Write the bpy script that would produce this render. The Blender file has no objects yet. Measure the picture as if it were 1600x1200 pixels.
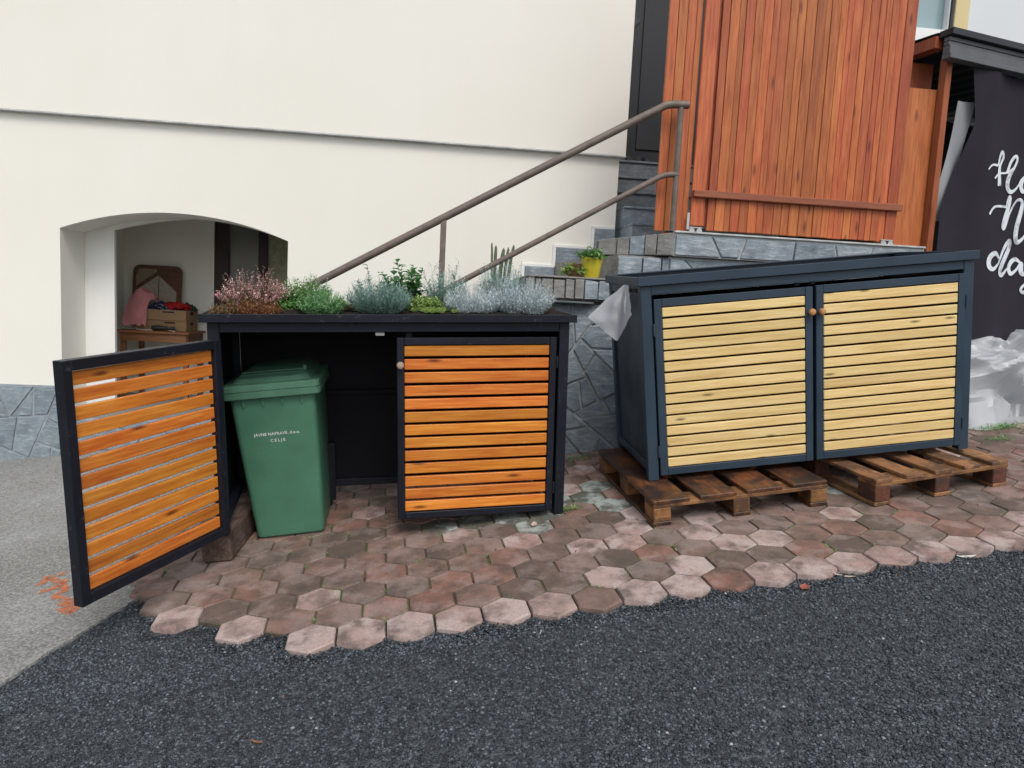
import bpy, bmesh, math, random
import numpy as np
from mathutils import Matrix, Vector, noise as mnoise

random.seed(7); RNG = np.random.default_rng(11)
SC = bpy.context.scene
COL = SC.collection
R = math.radians

# ------------------------------------------------------------------ camera, sky, sun, exposure
cam_d = bpy.data.cameras.new('camera'); cam = bpy.data.objects.new('camera', cam_d); COL.objects.link(cam)
cam_d.sensor_fit = 'HORIZONTAL'; cam_d.sensor_width = 36.0; cam_d.lens = 36.0 * 1120 / 1600
cam_d.clip_start = 0.05; cam_d.clip_end = 500
cam.matrix_world = Matrix(((0.998705, -0.050877, 0.0, 0.0), (0.005339, 0.104805, -0.994478, 0.0),
                           (0.050596, 0.993191, 0.104941, 1.516), (0, 0, 0, 1)))
SC.camera = cam
SUN_EL, SUN_AZ = 52.0, 160.0          # azimuth the light comes from, clockwise from +y
wd = bpy.data.worlds.new('World'); SC.world = wd; wd.use_nodes = True
wn = wd.node_tree
sky = wn.nodes.new('ShaderNodeTexSky'); sky.sky_type = 'NISHITA'; sky.sun_disc = False
sky.sun_elevation = R(SUN_EL); sky.sun_rotation = R(SUN_AZ); sky.dust_density = 3.0; sky.air_density = 1.0; sky.ozone_density = 1.0
hs = wn.nodes.new('ShaderNodeHueSaturation'); hs.inputs['Saturation'].default_value = 0.5
wn.links.new(sky.outputs[0], hs.inputs['Color'])
wn.links.new(hs.outputs[0], wn.nodes['Background'].inputs['Color'])
wn.nodes['Background'].inputs['Strength'].default_value = 0.14
sd = bpy.data.lights.new('sun', 'SUN'); sd.energy = 1.0; sd.angle = R(24); sd.color = (1.0, 0.96, 0.90)
sun = bpy.data.objects.new('sun', sd); COL.objects.link(sun)
_az = R(SUN_AZ); _el = R(SUN_EL)
_dir = Vector((math.sin(_az) * math.cos(_el), math.cos(_az) * math.cos(_el), math.sin(_el)))
sun.rotation_euler = _dir.to_track_quat('Z', 'Y').to_euler(); sun.location = _dir * 30
vs = SC.view_settings; vs.view_transform = 'Standard'; vs.look = 'None'; vs.gamma = 1.0; vs.use_curve_mapping = False
vs.exposure = 0.35

# ------------------------------------------------------------------ frames of the place (metres, z up)
def frame(o, ex, ey, ez):
    return Matrix(((ex[0], ey[0], ez[0], o[0]), (ex[1], ey[1], ez[1], o[1]), (ex[2], ey[2], ez[2], o[2]), (0, 0, 0, 1)))
GF = frame((0.60831, 3.00853, 0.32637), (0.977306, 0.171608, 0.124194), (-0.180475, 0.981496, 0.063986), (-0.110916, -0.084948, 0.990193))  # sloping paved yard
HF = frame((-4.11334, 5.9996, 0.0), (0.993466, 0.11413, 0), (-0.11413, 0.993466, 0), (0, 0, 1))                                            # house wall
S1F = frame((-1.44904, 3.51952, 0.29408), (0.970491, 0.236932, 0.044849), (-0.239245, 0.969332, 0.056185), (-0.030161, -0.065257, 0.997413))
S2F = frame((0.80553, 3.99763, 0.57874), (0.987255, 0.089292, 0.131737), (-0.097377, 0.993657, 0.056249), (-0.125879, -0.06836, 0.989688))
UF = frame((3.3313, 5.5966, 0.0), (0.939373, 0.342898, 0), (-0.342898, 0.939373, 0), (0, 0, 1))                                            # hut
T = Matrix.Translation
def RZ(a): return Matrix.Rotation(R(a), 4, 'Z')

# ------------------------------------------------------------------ node helpers
def new_mat(name, rough=0.6, spec=0.5):
    m = bpy.data.materials.new(name); m.use_nodes = True
    b = m.node_tree.nodes['Principled BSDF']; b.inputs['Roughness'].default_value = rough
    b.inputs['Specular IOR Level'].default_value = spec
    return m, m.node_tree, b
def nd(nt, t, ins=None, **props):
    n = nt.nodes.new('ShaderNode' + t)
    for k, v in props.items(): setattr(n, k, v)
    for k, v in (ins or {}).items():
        if isinstance(v, bpy.types.NodeSocket): nt.links.new(v, n.inputs[k])
        else: n.inputs[k].default_value = v
    return n
def c4(c): return (c[0], c[1], c[2], 1.0)
def ramp(nt, fac, stops, interp='LINEAR'):
    n = nt.nodes.new('ShaderNodeValToRGB'); n.color_ramp.interpolation = interp
    el = n.color_ramp.elements
    while len(el) < len(stops): el.new(0.5)
    for e, (p, c) in zip(el, stops):
        e.position = p; e.color = c4(c) if not isinstance(c, (int, float)) else (c, c, c, 1)
    nt.links.new(fac, n.inputs[0]); return n.outputs[0]
def coords(nt, scale=(1, 1, 1), rnd=True):
    tc = nd(nt, 'TexCoord'); v = tc.outputs['Object']
    if rnd:
        oi = nd(nt, 'ObjectInfo')
        mu = nd(nt, 'Math', {0: oi.outputs['Random'], 1: 71.3}, operation='MULTIPLY')
        v = nd(nt, 'VectorMath', {0: v, 1: mu.outputs[0]}, operation='ADD').outputs[0]
    return nd(nt, 'Mapping', {'Vector': v, 'Scale': scale}).outputs[0]
def noise(nt, v, scale, detail=4.0, rough=0.55):
    return nd(nt, 'TexNoise', {'Vector': v, 'Scale': scale, 'Detail': detail, 'Roughness': rough}).outputs['Fac']
def mix(nt, f, a, b, mode='MIX'):
    n = nt.nodes.new('ShaderNodeMix'); n.data_type = 'RGBA'; n.blend_type = mode
    for k, v in ((0, f), (6, a), (7, b)):
        if isinstance(v, bpy.types.NodeSocket): nt.links.new(v, n.inputs[k])
        else: n.inputs[k].default_value = v if k == 0 else c4(v)
    return n.outputs[2]
def mul(nt, a, b):
    return nd(nt, 'Math', {0: a, 1: b}, operation='MULTIPLY').outputs[0]
def bump(nt, b, h, strength=0.4, dist=0.01):
    n = nd(nt, 'Bump', {'Height': h, 'Strength': strength, 'Distance': dist}); nt.links.new(n.outputs[0], b.inputs['Normal'])
def setc(nt, b, s): nt.links.new(s, b.inputs['Base Color'])
def objrand(nt): return nd(nt, 'ObjectInfo').outputs['Random']
def island(nt): return nd(nt, 'NewGeometry').outputs['Random Per Island']

# ------------------------------------------------------------------ materials
M = {}
def m_simple(key, col, rough=0.6, var=0.12, scale=14, bmp=0.1, spec=0.5, metal=0.0, bscale=None):
    m, nt, b = new_mat(key, rough, spec); v = coords(nt)
    n = noise(nt, v, scale, 5)
    setc(nt, b, ramp(nt, n, [(0.25, tuple(x * (1 - var) for x in col)), (0.75, tuple(min(1, x * (1 + var)) for x in col))]))
    if bmp: bump(nt, b, noise(nt, v, bscale or scale * 6, 4), bmp, 0.004)
    b.inputs['Metallic'].default_value = metal
    M[key] = m; return m
def m_island(key, stops, rough=0.7, transl=0.0):
    m, nt, b = new_mat(key, rough, 0.3); setc(nt, b, ramp(nt, island(nt), stops))
    if transl:
        tr = nd(nt, 'BsdfTranslucent', {'Color': c4(stops[len(stops) // 2][1])})
        mx = nd(nt, 'MixShader', {0: transl, 1: b.outputs[0], 2: tr.outputs[0]})
        nt.links.new(mx.outputs[0], nt.nodes['Material Output'].inputs[0])
    M[key] = m
def m_wood(key, dark, mid, light, axis='x', rough=0.5, knots=0.5, dirt=None, tint=0.22, fine=1.0, coat=0.0, hv=0.008, ks=1.0):
    m, nt, b = new_mat(key, rough, 0.4)
    s = {'x': (1.6, 26, 26), 'y': (26, 1.6, 26), 'z': (26, 26, 1.6)}[axis]
    s2 = {'x': (2.2, 9, 9), 'y': (9, 2.2, 9), 'z': (9, 9, 2.2)}[axis]
    v = coords(nt, s); v2 = coords(nt, s2); v3 = coords(nt)
    g = noise(nt, v, 2.6 * fine, 7, 0.65)
    c = ramp(nt, g, [(0.34, dark), (0.5, mid), (0.66, light)])
    patch = noise(nt, v2, 0.9, 3)
    c = mix(nt, 0.42, c, ramp(nt, patch, [(0.3, dark), (0.55, mid), (0.75, light)]))
    sv = nd(nt, 'SeparateXYZ', {0: v2}); cv = nd(nt, 'CombineXYZ', {0: sv.outputs[0], 1: sv.outputs[1 if axis == 'y' else 2]})
    vo = nd(nt, 'TexVoronoi', {'Vector': cv.outputs[0], 'Scale': 0.62}, voronoi_dimensions='2D').outputs['Distance']
    kn = ramp(nt, vo, [(0.012 * ks, min(1.0, knots * 1.5)), (0.03 * ks, knots), (0.055 * ks, 0.0)])
    c = mix(nt, kn, c, tuple(x * 0.28 for x in dark))
    val = nd(nt, 'MapRange', {0: objrand(nt), 3: 1 - tint, 4: 1 + tint}).outputs[0]
    h = nd(nt, 'HueSaturation', {'Color': c, 'Value': val, 'Hue': 0.5})
    hue = nd(nt, 'MapRange', {0: mul(nt, nd(nt, 'Math', {0: mul(nt, objrand(nt), 13.7)}, operation='FRACT').outputs[0], 1.0), 3: 0.5 - hv, 4: 0.5 + hv}).outputs[0]
    nt.links.new(hue, h.inputs['Hue']); c = h.outputs[0]
    if dirt:
        c = mix(nt, ramp(nt, noise(nt, v3, 7, 6, 0.7), [(0.43, 0.0), (0.58, 0.92)]), c, dirt)
    setc(nt, b, c); bump(nt, b, g, 0.35, 0.002)
    if coat: b.inputs['Coat Weight'].default_value = coat; b.inputs['Coat Roughness'].default_value = 0.3
    M[key] = m
def m_paint(key, col, scuff, amt, rough=0.42, spec=0.3):
    m, nt, b = new_mat(key, rough, spec); v = coords(nt)
    n = noise(nt, v, 3, 4); f = noise(nt, v, 38, 6, 0.7)
    c = ramp(nt, n, [(0.3, tuple(x * 0.88 for x in col)), (0.7, tuple(x * 1.12 for x in col))])
    c = mix(nt, ramp(nt, f, [(0.60, 0.0), (0.72, amt)]), c, scuff)
    setc(nt, b, c); bump(nt, b, noise(nt, v, 160, 3), 0.08, 0.002)
    nt.links.new(ramp(nt, n, [(0.3, rough - 0.08), (0.7, rough + 0.12)]), b.inputs['Roughness'])
    M[key] = m

def m_plaster():
    m, nt, b = new_mat('plaster', 0.9, 0.2); v = coords(nt, rnd=False)
    c = ramp(nt, noise(nt, v, 0.7, 4), [(0.3, (0.795, 0.775, 0.695)), (0.7, (0.83, 0.815, 0.745))])
    st = nd(nt, 'Mapping', {'Vector': v, 'Scale': (2.5, 2.5, 0.25)}).outputs[0]
    c = mix(nt, ramp(nt, noise(nt, st, 2, 5), [(0.55, 0.0), (0.8, 0.08)]), c, (0.62, 0.605, 0.54))
    setc(nt, b, c); bump(nt, b, noise(nt, v, 260, 3), 0.25, 0.003); M['plaster'] = m
m_plaster()
m_simple('white_plaster', (0.80, 0.80, 0.77), 0.9, 0.03, 3, 0.1, 0.2)
m_simple('inner_plaster', (0.86, 0.85, 0.78), 0.9, 0.05, 2, 0.1, 0.2)
def m_slate(key, lo, hi, wash, amt):
    m, nt, b = new_mat(key, 0.62, 0.45); v = coords(nt)
    base = ramp(nt, objrand(nt), [(0.0, lo), (1.0, hi)])
    n = noise(nt, v, 9, 7, 0.68)
    st = nd(nt, 'Mapping', {'Vector': v, 'Scale': (4, 10, 16), 'Rotation': (0.4, 0.3, 0.6)}).outputs[0]
    n2 = noise(nt, st, 2.2, 6, 0.7)
    c = mix(nt, 0.65, base, ramp(nt, n, [(0.2, tuple(x * 0.5 for x in lo)), (0.8, tuple(x * 1.5 for x in hi))]))
    c = mix(nt, ramp(nt, n2, [(0.52, 0.0), (0.74, amt)]), c, wash)
    setc(nt, b, c)
    bump(nt, b, nd(nt, 'Math', {0: n, 1: n2}, operation='ADD').outputs[0], 0.7, 0.012); M[key] = m
m_slate('slate', (0.10, 0.13, 0.16), (0.28, 0.33, 0.37), (0.52, 0.56, 0.57), 0.9)
m_slate('slate_brown', (0.15, 0.145, 0.13), (0.27, 0.265, 0.25), (0.38, 0.38, 0.36), 0.6)
m_slate('slate_dark', (0.075, 0.09, 0.105), (0.12, 0.14, 0.155), (0.19, 0.20, 0.205), 0.5)
m_simple('mortar', (0.47, 0.485, 0.475), 0.9, 0.3, 9, 0.5, 0.2)
m_simple('mortar_blue', (0.30, 0.335, 0.36), 0.9, 0.3, 9, 0.5, 0.2)
m_slate('slate_pale', (0.15, 0.19, 0.225), (0.25, 0.30, 0.335), (0.44, 0.49, 0.51), 0.85)
m_simple('mortar_dark', (0.16, 0.15, 0.125), 0.95, 0.35, 9, 0.5, 0.2)

def m_asphalt():
    m, nt, b = new_mat('asphalt', 0.7, 0.5); v = coords(nt, rnd=False)
    vo = nd(nt, 'TexVoronoi', {'Vector': v, 'Scale': 78.0})
    vb = nd(nt, 'TexVoronoi', {'Vector': v, 'Scale': 150.0})
    cell = nd(nt, 'SeparateColor', {0: vo.outputs['Color']}).outputs[0]
    c = ramp(nt, cell, [(0.0, (0.020, 0.025, 0.031)), (0.6, (0.047, 0.057, 0.067)), (0.95, (0.105, 0.122, 0.137)), (1.0, (0.15, 0.175, 0.195))])
    big = noise(nt, v, 1.1, 5, 0.6)
    c = mix(nt, ramp(nt, big, [(0.35, 0.0), (0.7, 0.5)]), c, (0.066, 0.077, 0.087))
    setc(nt, b, c)
    h = nd(nt, 'Math', {0: vo.outputs['Distance'], 1: vb.outputs['Distance']}, operation='ADD').outputs[0]
    inv = nd(nt, 'Math', {0: 1.0, 1: h}, operation='SUBTRACT').outputs[0]
    bump(nt, b, inv, 1.0, 0.008); M['asphalt'] = m
m_asphalt()
m_island('chipping', [(0.0, (0.017, 0.021, 0.026)), (0.55, (0.050, 0.060, 0.071)), (0.9, (0.105, 0.122, 0.137)), (0.996, (0.16, 0.185, 0.205)), (1.0, (0.40, 0.41, 0.41))], 0.6)
def m_concrete():
    m, nt, b = new_mat('concrete', 0.85, 0.3); v = coords(nt, rnd=False)
    c = ramp(nt, noise(nt, v, 1.3, 6, 0.6), [(0.3, (0.13, 0.125, 0.112)), (0.52, (0.215, 0.215, 0.20)), (0.72, (0.30, 0.31, 0.305))])
    vo = nd(nt, 'TexVoronoi', {'Vector': v, 'Scale': 130.0})
    cell = nd(nt, 'SeparateColor', {0: vo.outputs['Color']}).outputs[0]
    c = mix(nt, 0.42, c, ramp(nt, cell, [(0.0, (0.09, 0.09, 0.085)), (0.5, (0.25, 0.255, 0.25)), (1.0, (0.52, 0.53, 0.52))]))
    c = mix(nt, ramp(nt, noise(nt, v, 60, 3), [(0.66, 0.0), (0.74, 0.5)]), c, (0.07, 0.068, 0.062))
    setc(nt, b, c); bump(nt, b, noise(nt, v, 120, 4), 0.5, 0.004); M['concrete'] = m
m_concrete()
def m_paver(key, stops, wear, wcol=(0.45, 0.365, 0.335)):
    m, nt, b = new_mat(key, 0.82, 0.3); v = coords(nt)
    c = ramp(nt, objrand(nt), stops)
    n = noise(nt, v, 9, 5, 0.6); g = noise(nt, v, 110, 4, 0.7)
    c = mix(nt, ramp(nt, n, [(0.35, 0.75), (0.6, 0.0)]), c, (0.095, 0.082, 0.070))
    c = mix(nt, ramp(nt, noise(nt, v, 6.5, 4, 0.6), [(0.48, 0.0), (0.60, wear)]), c, wcol)
    c = mix(nt, 0.5, c, mix(nt, 1.0, c, ramp(nt, g, [(0.3, (0.35, 0.35, 0.35)), (0.7, (1.0, 1.0, 1.0))]), 'MULTIPLY'))
    c = mix(nt, ramp(nt, noise(nt, v, 4.2, 5, 0.7), [(0.60, 0.0), (0.75, 0.55)]), c, (0.075, 0.082, 0.045))
    setc(nt, b, c); bump(nt, b, g, 0.6, 0.004); M[key] = m
m_paver('paver_brown', [(0, (0.145, 0.108, 0.088)), (0.4, (0.23, 0.162, 0.132)), (0.7, (0.29, 0.178, 0.145)), (1, (0.20, 0.16, 0.135))], 0.34)
m_paver('paver_red', [(0, (0.27, 0.135, 0.10)), (0.5, (0.31, 0.17, 0.135)), (1, (0.24, 0.15, 0.12))], 0.4)
m_paver('paver_pale', [(0, (0.44, 0.305, 0.27)), (0.5, (0.53, 0.41, 0.375)), (1, (0.40, 0.265, 0.235))], 0.95, (0.52, 0.425, 0.395))
m_paver('paver_green', [(0, (0.13, 0.145, 0.125)), (1, (0.17, 0.18, 0.155))], 0.95, (0.42, 0.47, 0.44))
def m_joint():
    m, nt, b = new_mat('joint_soil', 0.95, 0.1); v = coords(nt, rnd=False)
    setc(nt, b, ramp(nt, noise(nt, v, 3.5, 6, 0.7), [(0.35, (0.055, 0.043, 0.032)), (0.5, (0.13, 0.112, 0.08)), (0.62, (0.085, 0.105, 0.035))]))
    bump(nt, b, noise(nt, v, 150, 4), 0.8, 0.006); M['joint_soil'] = m
m_joint()
m_paint('black_metal', (0.0085, 0.0105, 0.0175), (0.10, 0.105, 0.12), 0.5, 0.42, 0.28)
m_paint('shaded_inside', (0.0045, 0.005, 0.0085), (0.016, 0.017, 0.022), 0.4, 0.6, 0.2)  # darker copy of the metal, interior shade put into its colour
m_paint('anthracite', (0.027, 0.047, 0.070), (0.04, 0.062, 0.085), 0.15, 0.40, 0.35)
m_paint('anthracite_panel', (0.014, 0.026, 0.043), (0.022, 0.034, 0.05), 0.15, 0.36)
m_wood('slat_orange', (0.39, 0.080, 0.010), (0.60, 0.185, 0.022), (0.74, 0.32, 0.055), 'x', 0.42, 0.6, None, 0.16, 1.0, 0.25, 0.008, 1.25)
m_wood('slat_pine', (0.58, 0.385, 0.14), (0.74, 0.545, 0.235), (0.82, 0.655, 0.345), 'x', 0.5, 0.6, None, 0.08, 0.8, 0.0, 0.003)
m_wood('gate_wood', (0.235, 0.045, 0.014), (0.42, 0.105, 0.030), (0.52, 0.175, 0.055), 'z', 0.5, 0.5, None, 0.2, 1.0, 0.0, 0.008, 1.5)
m_wood('gate_wood_x', (0.18, 0.05, 0.026), (0.28, 0.088, 0.042), (0.36, 0.13, 0.066), 'x', 0.5, 0.6, None, 0.2)
m_wood('pallet_wet', (0.035, 0.015, 0.009), (0.125, 0.046, 0.017), (0.26, 0.105, 0.036), 'y', 0.4, 0.5, (0.024, 0.017, 0.015), 0.2)
m_wood('pallet_new', (0.19, 0.085, 0.034), (0.30, 0.15, 0.062), (0.38, 0.215, 0.105), 'y', 0.6, 0.5, (0.085, 0.05, 0.032), 0.22)
m_wood('pallet_bar', (0.16, 0.065, 0.025), (0.29, 0.135, 0.05), (0.38, 0.20, 0.085), 'x', 0.6, 0.4, (0.07, 0.036, 0.02), 0.18)
m_wood('pallet_red', (0.075, 0.022, 0.012), (0.13, 0.042, 0.024), (0.19, 0.07, 0.04), 'y', 0.7, 0.4, (0.04, 0.025, 0.02), 0.2)
m_wood('old_timber', (0.055, 0.038, 0.03), (0.125, 0.082, 0.062), (0.24, 0.17, 0.135), 'y', 0.8, 0.4, (0.055, 0.03, 0.022), 0.12)
m_wood('table_wood', (0.16, 0.062, 0.026), (0.25, 0.105, 0.045), (0.34, 0.16, 0.075), 'x', 0.45, 0.2, None, 0.1)
m_wood('dark_frame', (0.012, 0.007, 0.006), (0.03, 0.015, 0.012), (0.05, 0.024, 0.018), 'z', 0.45, 0.2, None, 0.1)
m_wood('knob_wood', (0.32, 0.15, 0.05), (0.45, 0.24, 0.085), (0.52, 0.30, 0.13), 'z', 0.4, 0.1, None, 0.1)
m_simple('knob_grey', (0.36, 0.27, 0.22), 0.5)
m_simple('steel', (0.42, 0.43, 0.43), 0.4, 0.2, 20, 0.1, 0.5, 0.7)
m_simple('rail_paint', (0.145, 0.112, 0.092), 0.55, 0.3, 16, 0.35)
m_simple('bin_green', (0.062, 0.178, 0.112), 0.5, 0.16, 6, 0.2, 0.45, 0, 70)
m_simple('bin_lid', (0.082, 0.195, 0.13), 0.48, 0.18, 9, 0.2, 0.45, 0, 60)
m_simple('rubber', (0.02, 0.02, 0.02), 0.8)
m_simple('print_white', (0.82, 0.83, 0.82), 0.6, 0.06, 60, 0)
def m_soil():
    m, nt, b = new_mat('soil', 0.95, 0.2); v = coords(nt)
    setc(nt, b, ramp(nt, noise(nt, v, 60, 5, 0.7), [(0.3, (0.010, 0.008, 0.007)), (0.6, (0.032, 0.025, 0.020)), (0.8, (0.075, 0.058, 0.045))]))
    bump(nt, b, noise(nt, v, 90, 5, 0.7), 1.0, 0.015); M['soil'] = m
m_soil()
m_simple('cardboard', (0.34, 0.215, 0.115), 0.85, 0.1, 4, 0.1)
m_simple('pink_cloth', (0.62, 0.25, 0.26), 0.9, 0.12, 8, 0.3, 0.1)
m_simple('red_cloth', (0.42, 0.025, 0.025), 0.9, 0.15, 8, 0.3, 0.1)
m_simple('green_cloth', (0.03, 0.075, 0.045), 0.9, 0.15, 8, 0.3, 0.1)
def m_check():
    m, nt, b = new_mat('navy_cloth', 0.9, 0.1); v = coords(nt)
    setc(nt, b, ramp(nt, nd(nt, 'TexVoronoi', {'Vector': v, 'Scale': 42.0}).outputs['Distance'], [(0.25, (0.30, 0.34, 0.42)), (0.42, (0.03, 0.036, 0.065))])); M['navy_cloth'] = m
m_check()
m_simple('cushion_beige', (0.30, 0.235, 0.16), 0.95, 0.15, 30, 0.4, 0.1)
m_simple('cushion_brown', (0.15, 0.085, 0.06), 0.95, 0.3, 30, 0.4, 0.1)
m_simple('cushion_grey', (0.40, 0.36, 0.29), 0.95, 0.15, 30, 0.4, 0.1)
m_simple('tool_black', (0.02, 0.02, 0.024), 0.5)
m_simple('paper', (0.55, 0.55, 0.52), 0.7, 0.1, 20, 0)
m_simple('pane_grey', (0.14, 0.145, 0.13), 0.25, 0.1, 2, 0.03)
m_simple('pane_green', (0.24, 0.25, 0.14), 0.3, 0.45, 22, 0.9, 0.5, 0, 26)
m_paint('door_dark', (0.017, 0.019, 0.022), (0.03, 0.03, 0.034), 0.2, 0.45)
m_simple('door_black', (0.006, 0.006, 0.007), 0.3)
m_simple('hut_metal', (0.11, 0.115, 0.12), 0.5, 0.15, 6, 0.15, 0.5, 0.2)
m_simple('hut_metal_dark', (0.014, 0.015, 0.018), 0.4, 0.15, 6, 0.05)
m_simple('hut_dark', (0.020, 0.016, 0.016), 0.9)
m_wood('hut_wood', (0.17, 0.036, 0.014), (0.28, 0.068, 0.025), (0.34, 0.10, 0.04), 'z', 0.6, 0.3, None, 0.1)
m_simple('banner_cloth', (0.021, 0.018, 0.027), 0.85, 0.15, 3, 0.35, 0.25, 0, 500)
def m_letter():
    m, nt, b = new_mat('banner_letter', 0.7, 0.3); v = coords(nt, (1, 1, 1), False)
    setc(nt, b, ramp(nt, noise(nt, v, 7, 3), [(0.36, (0.30, 0.32, 0.34)), (0.5, (0.66, 0.70, 0.74))])); M['banner_letter'] = m
m_letter()
def m_film(key, col, tr, rough, clear=0.0):
    m, nt, b = new_mat(key, rough, 0.5); v = coords(nt)
    setc(nt, b, ramp(nt, noise(nt, v, 5, 4), [(0.3, tuple(x * 0.86 for x in col)), (0.7, col)]))
    bump(nt, b, noise(nt, v, 34, 5, 0.7), 0.35, 0.006)
    t = nd(nt, 'BsdfTranslucent', {'Color': c4(col)}); mx = nd(nt, 'MixShader', {0: tr, 1: b.outputs[0], 2: t.outputs[0]})
    tp = nd(nt, 'BsdfTransparent'); m2 = nd(nt, 'MixShader', {0: clear, 1: mx.outputs[0], 2: tp.outputs[0]})
    nt.links.new(m2.outputs[0], nt.nodes['Material Output'].inputs[0]); M[key] = m
m_film('film', (0.74, 0.77, 0.80), 0.35, 0.25, 0.12)
m_film('foam', (0.84, 0.87, 0.90), 0.45, 0.45, 0.14)
m_film('grey_film', (0.42, 0.44, 0.46), 0.25, 0.4)
m_simple('pot_yellow', (0.60, 0.50, 0.035), 0.5, 0.18, 12, 0.1)
m_simple('pot_terracotta', (0.30, 0.13, 0.075), 0.85)
m_simple('far_wall', (0.66, 0.69, 0.70), 0.9, 0.03, 2, 0)
m_simple('far_cream', (0.66, 0.55, 0.30), 0.9, 0.04, 2, 0)
m_simple('far_glass', (0.26, 0.36, 0.38), 0.12, 0.06, 1, 0)
m_simple('white_pvc', (0.80, 0.81, 0.80), 0.5, 0.03, 4, 0)
def m_spray():
    m, nt, b = new_mat('spray_paint', 0.8, 0.2); v = coords(nt, rnd=False); b.inputs['Base Color'].default_value = (0.66, 0.20, 0.075, 1)
    a = ramp(nt, noise(nt, v, 34, 6, 0.8), [(0.40, 0.0), (0.56, 0.8)]); nt.links.new(a, b.inputs['Alpha']); M['spray_paint'] = m
m_spray()
m_island('leaf_green', [(0, (0.079, 0.19, 0.048)), (0.5, (0.159, 0.348, 0.095)), (1, (0.302, 0.507, 0.174))], 0.55, 0.3)
m_island('leaf_deep', [(0, (0.037, 0.13, 0.037)), (0.5, (0.076, 0.236, 0.069)), (1, (0.138, 0.351, 0.106))], 0.5, 0.3)
m_island('leaf_thyme', [(0, (0.106, 0.244, 0.099)), (0.5, (0.214, 0.428, 0.182)), (1, (0.381, 0.61, 0.305))], 0.6, 0.3)
m_island('leaf_teal', [(0, (0.122, 0.22, 0.189)), (0.5, (0.268, 0.415, 0.366)), (1, (0.464, 0.61, 0.561))], 0.6, 0.28)
m_island('leaf_silver', [(0, (0.342, 0.415, 0.427)), (0.5, (0.573, 0.659, 0.683)), (1, (0.805, 0.85, 0.85))], 0.6, 0.28)
m_island('leaf_lime', [(0, (0.161, 0.268, 0.067)), (0.5, (0.322, 0.457, 0.134)), (1, (0.483, 0.604, 0.242))], 0.5, 0.3)
m_island('heather_brown', [(0, (0.10, 0.05, 0.025)), (0.4, (0.20, 0.105, 0.06)), (0.7, (0.15, 0.15, 0.055)), (1, (0.36, 0.24, 0.155))], 0.8, 0.1)
m_island('heather_pink', [(0, (0.488, 0.171, 0.207)), (0.5, (0.671, 0.329, 0.366)), (0.8, (0.732, 0.549, 0.512)), (1, (0.85, 0.805, 0.756))], 0.7, 0.28)
m_island('dry_brown', [(0, (0.12, 0.045, 0.018)), (0.5, (0.26, 0.11, 0.045)), (1, (0.36, 0.20, 0.10))], 0.8, 0.1)
m_island('white_flower', [(0, (0.52, 0.56, 0.46)), (1, (0.78, 0.80, 0.74))], 0.7, 0.2)
m_simple('cactus_skin', (0.10, 0.13, 0.075), 0.7, 0.3, 18, 0.2)
m_simple('dead_leaf_red', (0.27, 0.085, 0.06), 0.8, 0.3, 40, 0.2)
m_simple('dead_leaf_pale', (0.46, 0.38, 0.31), 0.8, 0.2, 40, 0.2)
m_simple('stain_rust', (0.20, 0.085, 0.04), 0.8, 0.3, 30, 0.2)

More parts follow.
